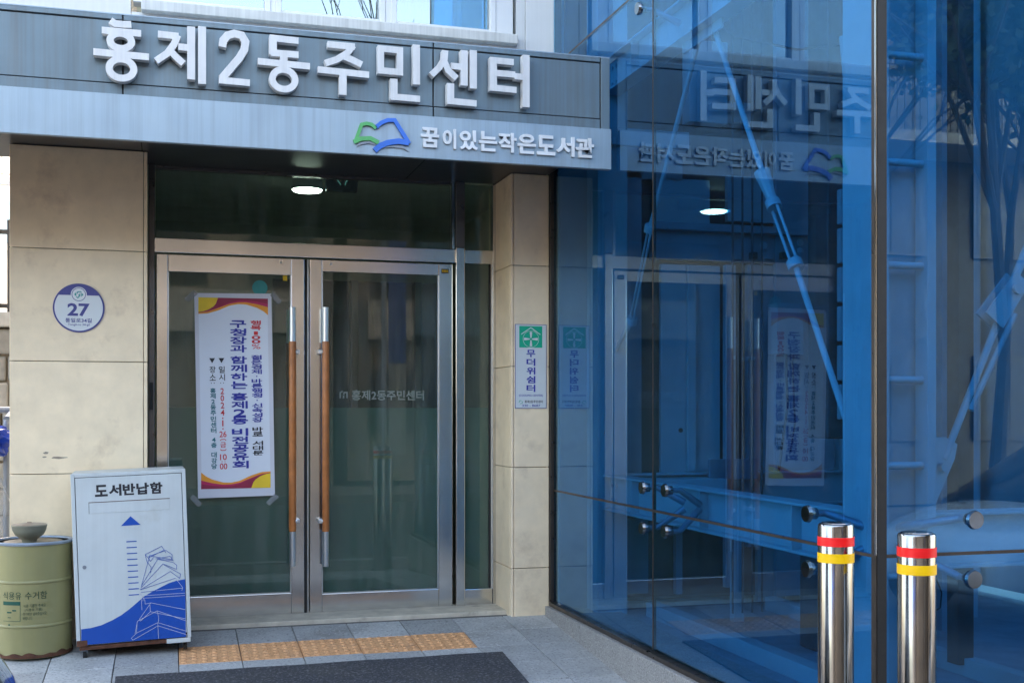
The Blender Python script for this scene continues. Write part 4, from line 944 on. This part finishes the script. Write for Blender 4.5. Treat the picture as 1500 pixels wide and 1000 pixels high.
arcq(bm, xa, xb, zb2-.018, zb2); arcq(bm, xa, xb, za, za+.002); arcq(bm, xb-.002, xb, za, zb2)
arcq(bm, da(10), da(17), dz_(897), dz_(895)); arcq(bm, da(18), da(24), dz_(894), dz_(892)); arcq(bm, da(11), da(16), dz_(904), dz_(903)); arcq(bm, da(12), da(14.5), dz_(920), dz_(913))
obj('drum_print', wrap(bm), 'ink_dgreen', D_, fixn=False)
bwx, bwy = xpx(43, dy_-.065), dy_-.065; zt = dzb+DH-.004
bo_ = thing('enamel_bowl', 'small stained enamel bowl with a lid resting on top of the oil drum', 'bowl', (bwx, bwy, zt))
obj('bowl_body', lathe([(.034, zt), (.036, zt+.012), (.045, zt+.02), (.066, zt+.036), (.078, zt+.06), (.081, zt+.078), (.083, zt+.080), (.083, zt+.084)], bwx, bwy, 48), 'bowl', bo_, sm=True)
obj('bowl_cover', lathe([(.080, zt+.0842), (.078, zt+.088), (.03, zt+.094), (.012, zt+.095), (.01, zt+.099), (.001, zt+.0995)], bwx, bwy, 48), 'drumtop', bo_, sm=True)

# ================================================================== MAT
p0 = GR(169, 993); p1 = GR(736, 956); p2 = GR(773, 1000)
d_ = Vector((p1[0]-p0[0], p1[1]-p0[1])).normalized(); nn = Vector((d_.y, -d_.x))
dd = Vector((p2[0]-p1[0], p2[1]-p1[1])).normalized()
a_ = Vector(p1); b_ = Vector(p0); c_ = b_+nn*1.5; e_ = a_+nn*1.5+dd*.0
e_ = a_+dd*(1.5/max(.2, dd.dot(nn)))
bm = bmesh.new(); rows_ = 14; cols = 18; top_v = []
for j in range(rows_+1):
    r = []
    for i in range(cols+1):
        L_ = b_.lerp(c_, j/rows_); R_ = a_.lerp(e_, j/rows_); p = L_.lerp(R_, i/cols); r.append(bm.verts.new((p.x, p.y, gz(p.y)+.010+.0012*math.sin(i*1.3+j*.7))))
    top_v.append(r)
for j in range(rows_):
    for i in range(cols): bm.faces.new((top_v[j][i], top_v[j+1][i], top_v[j+1][i+1], top_v[j][i+1]))
edge = [e for e in bm.edges if len(e.link_faces) == 1]; r = bmesh.ops.extrude_edge_only(bm, edges=edge)
for v in [g_ for g_ in r['geom'] if isinstance(g_, bmesh.types.BMVert)]: v.co.z -= .011
o = obj('entrance_mat', bm, 'mat', None, sm=False); tag(o, 'charcoal ribbed doormat lying on the grey paving before the orange strip', 'doormat')

# ================================================================== BOLLARDS
def bpos(px, wpx, dia=.1016):
    ax_ = FPX*dia/wpx; d = ray(px, HY); return (d[0]*ax_, CAMY+d[1]*ax_)
bxx, by = bpos(1224.3, 51.5)
topz = PY(1224, 766, by)[1]; gzb = gz(by)
bo = thing('bollard', 'stainless bollard with red and yellow bands, left of the two before the glass corner', 'bollard', (bxx, by, gzb), 'stainless bollards by the glass corner')
bh = topz-gzb; R_ = .0508
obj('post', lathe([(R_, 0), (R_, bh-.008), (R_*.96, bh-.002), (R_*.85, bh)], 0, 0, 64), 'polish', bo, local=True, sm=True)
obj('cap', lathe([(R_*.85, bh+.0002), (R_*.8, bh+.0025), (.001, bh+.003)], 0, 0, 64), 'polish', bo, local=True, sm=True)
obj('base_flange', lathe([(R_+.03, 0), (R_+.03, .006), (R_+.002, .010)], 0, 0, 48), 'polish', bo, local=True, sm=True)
for m_, ya, yb2, nm in (('red', 788, 801.5, 'red_band'), ('yellow', 812, 826, 'yellow_band')):
    za = PY(1224, yb2, by-R_)[1]-gzb; zb2 = PY(1224, ya, by-R_)[1]-gzb
    obj(nm, lathe([(R_+.0002, za), (R_+.0012, za+.0004), (R_+.0012, zb2-.0004), (R_+.0002, zb2)], 0, 0, 64), m_, bo, local=True, sm=True)
b2_ = copy_tree(bo); q_ = bpos(1342.8, 54.5); b2_.location = (q_[0], q_[1], gz(q_[1])); b2_['label'] = 'stainless bollard with red and yellow bands, the right one nearer the camera'
b2_.rotation_euler = (0, 0, .7)

# ================================================================== LEFT SLIVER BEHIND THE BUILDING
rw = thing('retaining_wall', 'rubble stone retaining wall seen beyond the left edge of the pillar', 'wall', (-3, 5.2, 0))
bx('wall_back', 'joint', rw, -8, -.9, 5.12, 5.5, -.2, 1.95)
zz = 0.0
for r_i in range(8):
    x = -3.4+random.uniform(-.2, 0)
    while x < -1.0:
        w_ = random.uniform(.22, .36); bx('rubble_stone', 'rubble', rw, x+.008, min(x+w_, -.92)-.008, 5.05+random.uniform(0, .03), 5.119, zz+.008, zz+.235, .02); x += w_
    zz += .243
bx('coping', 'concrete', rw, -8, -.9, 5.0, 5.5, 1.955, 2.09, .01)
fn = thing('metal_fence', 'dark vertical-bar metal fence standing on the stone retaining wall', 'fence', (-3, 5.2, 2.09))
bx('rail', 'fence', fn, -6, -.9, 5.18, 5.22, 2.14, 2.18); bx('rail', 'fence', fn, -6, -.9, 5.18, 5.22, 2.82, 2.86)
for k in range(36): x = -.95-k*.09; bx('bar', 'fence', fn, x-.028, x+.0, 5.165, 5.179, 2.1, 2.95)
bg_ = thing('white_neighbour_house', 'bright white panelled house beyond the fence at the far left', 'house', (-4, 11, 0))
bx('wall', 'bgwhite', bg_, -14, .0, 11, 18, 0, 5.1); bx('band', 'greymetal', bg_, -14, 0, 10.95, 10.999, 4.3, 4.4)
for k in range(60): bx('cladding_board', 'bgwhite', bg_, -14+k*.2+.01, -14+(k+1)*.2-.01, 10.93, 10.999, 4.45, 5.1)
wq = bx('window', 'wframe', bg_, -3.4, -1.7, 10.93, 10.999, 3.4, 4.2); bx('pane', 'winglass', wq, -3.3, -1.8, 10.90, 10.92, 3.5, 4.1)
rl = thing('grey_handcart', 'grey tubular cart handle standing behind the left pillar edge', 'cart', (-1.3, 1.6, .1))
g_ = gz(1.2)
bm = bmesh.new()
path_tube(bm, [(-1.5, 1.5, g_+.02), (-1.5, 1.5, 1.14), (-1.5, 1.9, 1.2), (-.98, 1.9, 1.2), (-.98, 1.5, 1.14), (-.98, 1.5, g_+.02)], .022, 12); obj('cart_frame', bm, 'greymetal', rl, sm=True)
bx('cart_bed', 'greymetal', rl, -1.52, -.96, 1.1, 1.9, .3, .34, .005)
for x in (-1.5, -.98): obj('cart_wheel', tubes(((x-.02, 1.3, g_+.11), (x+.02, 1.3, g_+.11), .11), seg=24), 'tyre', rl, sm=True)
bm = bmesh.new(); bmesh.ops.create_icosphere(bm, subdivisions=4, radius=1)
for v in bm.verts:
    n_ = v.co.copy(); k = 1+.16*math.sin(n_.x*7+n_.z*5)+.10*math.sin(n_.y*13+n_.z*11)+.06*math.sin(n_.x*23)
    v.co = Vector((-1.14+n_.x*.20*k, 1.42+n_.y*.18*k, 1.0+n_.z*.10*k))
o = obj('tarpaulin_bundle', bm, 'tarp', None, sm=True); tag(o, 'crumpled bright blue tarpaulin hung on the grey cart at far left', 'tarpaulin')
bm = bmesh.new(); bmesh.ops.create_icosphere(bm, subdivisions=4, radius=1)
for v in bm.verts:
    n_ = v.co.copy(); k = 1+.10*math.sin(n_.x*9+n_.z*6)+.06*math.sin(n_.y*17+n_.z*13)
    v.co = Vector((-1.16+n_.x*.2*k, 1.5+n_.y*.2*k, .62+n_.z*.26*k))
o = obj('clear_plastic_sack', bm, 'tape', None, sm=True); tag(o, 'full pale translucent sack standing on the cart under the blue tarpaulin', 'sack')
slab('bedding', -8, -.85, 1.2, 5.2, .1, 'concrete', pv, .0) if False else None
bx('side_lane', 'concrete', pv, -8, -.86, .3, 5.1, -.2, .03)

# ================================================================== STREET BEHIND THE CAMERA (seen in the glass)
def car(label, paint, loc, rz):
    c = thing('parked_car', label, 'car', loc, rot=(0, 0, rz))
    # stations along x (front at +x): x, half width, sill z, belt z
    st = [(-1.95, .55, .42, .60), (-1.90, .72, .30, .80), (-1.6, .81, .24, .88), (-1.0, .84, .22, .92), (0, .85, .22, .92), (.9, .84, .22, .90), (1.3, .83, .22, .84), (1.7, .78, .25, .76), (1.90, .66, .28, .66), (1.97, .45, .36, .55)]
    bm = bmesh.new(); rings = []
    for x, w_, z0, z1 in st:
        pr2 = [(-w_*.90, z0), (-w_, z0+.10), (-w_*1.0, (z0+z1)/2+.05), (-w_*.95, z1-.04), (-w_*.80, z1+.0), (-w_*.4, z1+.035), (0, z1+.045)]
        pr2 += [(-a, b) for a, b in pr2[-2::-1]]; rings.append([bm.verts.new((x, a, b)) for a, b in pr2])
    for a, b in zip(rings, rings[1:]):
        for i in range(len(a)): bm.faces.new((a[i], a[(i+1) % len(a)], b[(i+1) % len(a)], b[i]))
    bm.faces.new(rings[0]); bm.faces.new(rings[-1][::-1])
    bmesh.ops.recalc_face_normals(bm, faces=bm.faces)
    o = obj('body', bm, paint, c, local=True, sm=True); sm_ = o.modifiers.new('s', 'SUBSURF'); sm_.levels = 2; sm_.render_levels = 2
    def shell(sts, m, name):
        bm = bmesh.new(); rg = []
        for x, w0, w1, z0, z1 in sts:
            rg.append([bm.verts.new(p) for p in ((x, -w0, z0), (x, -w1, z1-.05), (x, -w1*.8, z1), (x, w1*.8, z1), (x, w1, z1-.05), (x, w0, z0))])
        for a, b in zip(rg, rg[1:]):
            for i in range(6): bm.faces.new((a[i], a[(i+1) % 6], b[(i+1) % 6], b[i]))
        bm.faces.new(rg[0]); bm.faces.new(rg[-1][::-1]); return obj(name, bm, m, c, local=True, sm=True)
    shell([(-1.75, .74, .70, .86, .93), (-1.35, .76, .60, .88, 1.38), (.25, .76, .60, .88, 1.40), (1.15, .76, .70, .84, .90)], 'carglass', 'glasshouse')
    shell([(-1.38, .56, .57, 1.37, 1.43), (-.6, .60, .60, 1.40, 1.47), (.3, .58, .57, 1.38, 1.44)], paint, 'roof')
    for x in (-1.3, 1.25):
        for y in (-.80, .80):
            w = obj('wheel', tubes(((x, y-.09, .31), (x, y+.09, .31), .31), seg=28), 'tyre', c, local=True, sm=True)
            s = 1 if y > 0 else -1; obj('rim', tubes(((x, y+s*.07, .31), (x, y+s*.098, .31), .2, .17), seg=20), 'rim', w, local=True)
    for y in (-.56, .56): obj('headlight', box(1.66, 1.80, y-.12, y+.12, .54, .64, .03), 'lens', c, local=True)
    obj('number_plate', box(1.90, 1.955, -.26, .26, .36, .48, .004), 'plate_w', c, local=True)
    return c
car('black car, only its rounded nose showing at the lower left picture edge', 'card', (-2.805, -3.6, zb+.005), 0).scale = (1.25, 1.0, 1.28)
car('white hatchback parked across the forecourt, seen reflected in the elevator glass', 'carw', (7.2, -7.6, zb-.11), math.radians(172))
def house(name, label, x0, x1, y, z1, m, wins, balc=False):
    h = thing(name, label, 'building', ((x0+x1)/2, y, zb))
    bx('wall', m, h, x0, x1, y-6, y, zb, z1)
    nx_ = int((x1-x0)/wins[0]); z = zb+wins[2]
    while z < z1-1.6:
        for k in range(nx_):
            x = x0+.5+k*wins[0]; w = bx('window', 'fence', h, x, x+wins[1], y+.001, y+.05, z, z+1.35); bx('pane', 'darkwin', w, x+.06, x+wins[1]/2-.03, y+.052, y+.06, z+.06, z+1.29); bx('pane', 'darkwin', w, x+wins[1]/2+.03, x+wins[1]-.06, y+.052, y+.06, z+.06, z+1.29)
        z += 2.9
    if balc:
        for bz in (5.3, 8.2):
            bb = bx('balcony', 'concrete', h, x0+.3, x1-.3, y+.01, y+1.1, bz-.16, bz)
            bx('balcony_rail', 'fence', bb, x0+.3, x1-.3, y+1.04, y+1.08, bz+.95, bz+1.0)
            bm = bmesh.new(); k = x0+.35
            while k < x1-.3: quad_box(bm, k-.012, k+.012, y+1.05, y+1.07, bz, bz+.95); k += .13
            obj('balusters', bm, 'fence', bb)
    else: bx('shopfront_sign', 'banner_blue' if m == 'render2' else 'concrete', h, x0+.4, x1-.4, y+.01, y+.25, 2.7, 3.5)
    return h
house('brown_shop_building', 'brown rendered shop building across the street, reflected in the entrance doors', -7, 3.1, -16, 6.6, 'brick', (2.0, 1.2, 3.9))
house('yellow_walkup_building', 'cream walk-up building across the street with balconies, reflected in blue glass', 9.6, 19, -16, 11, 'render2', (2.2, 1.3, 1.0), True)
house('narrow_grey_building', 'narrow grey building between the two others across the street', 3.6, 9.1, -17.5, 6.5, 'brick', (1.8, 1.1, 1.0))
house('left_corner_building', 'cream corner building across the street to the far left', -18, -7.5, -15.5, 7, 'render2', (2.1, 1.2, 3.9))
def tree(name, label, x, y, h, seed, leaves=0):
    rnd = random.Random(seed); t = thing(name, label, 'tree', (x, y, zb)); bm = bmesh.new(); tips = []
    def br_(p, d, L, r, dep):
        q = p+d*L; tube(bm, p, q, r, r*.68, 7 if dep < 3 else 4)
        if dep >= 6: tips.append(q); return
        for k in range(3 if dep < 3 else 2):
            nd = (d+Vector((rnd.uniform(-1, 1), rnd.uniform(-1, 1), rnd.uniform(-.25, .6)))*.62).normalized(); br_(q, nd, L*rnd.uniform(.62, .82), r*.62, dep+1)
    br_(Vector((x, y, zb)), Vector((.05, .03, 1)), h*.27, h*.013, 0); obj('trunk', bm, 'bark', t)
    if leaves:
        bm = bmesh.new()
        for p in tips:
            for k in range(leaves):
                c = p+Vector((rnd.gauss(0, .28), rnd.gauss(0, .28), rnd.gauss(0, .22))); u_ = Vector((rnd.uniform(-1, 1), rnd.uniform(-1, 1), rnd.uniform(-1, 1))).normalized()*.07; w_ = u_.orthogonal().normalized()*.04
                bm.faces.new([bm.verts.new(c+q_) for q_ in (-u_, w_, u_, -w_)])
        obj('crown', bm, 'leaf', t, fixn=False)
tree('bare_tree', 'leafless street tree opposite the entrance, reflected in upper windows', 4.4, -11.6, 8.5, 3)
tree('bare_tree', 'leafless tree in front of the balcony building, reflected in elevator glass', 9.2, -11.6, 8.0, 11)
tree('evergreen_tree', 'dark leafy tree beside the balcony building across the street', 10.9, -12.6, 8.0, 21, 60)
tree('evergreen_tree', 'dark leafy tree near the narrow grey building across the street', 7.6, -13.6, 7.5, 5, 50)
sb = thing('street_banner', 'tall blue street banner on a pole across from the entrance, reflected in right door', 'banner', (3.3, -10, zb))
obj('pole', tubes(((3.05, -10, zb), (3.05, -10, 4.2), .035)), 'greymetal', sb, sm=True); bx('banner_cloth', 'banner_blue', sb, 3.12, 3.38, -10.005, -9.995, 1.9, 3.9); bx('banner_cloth', 'concrete', sb, 3.12, 3.38, -10.005, -9.995, .55, 1.88)
bpy.context.view_layer.update()
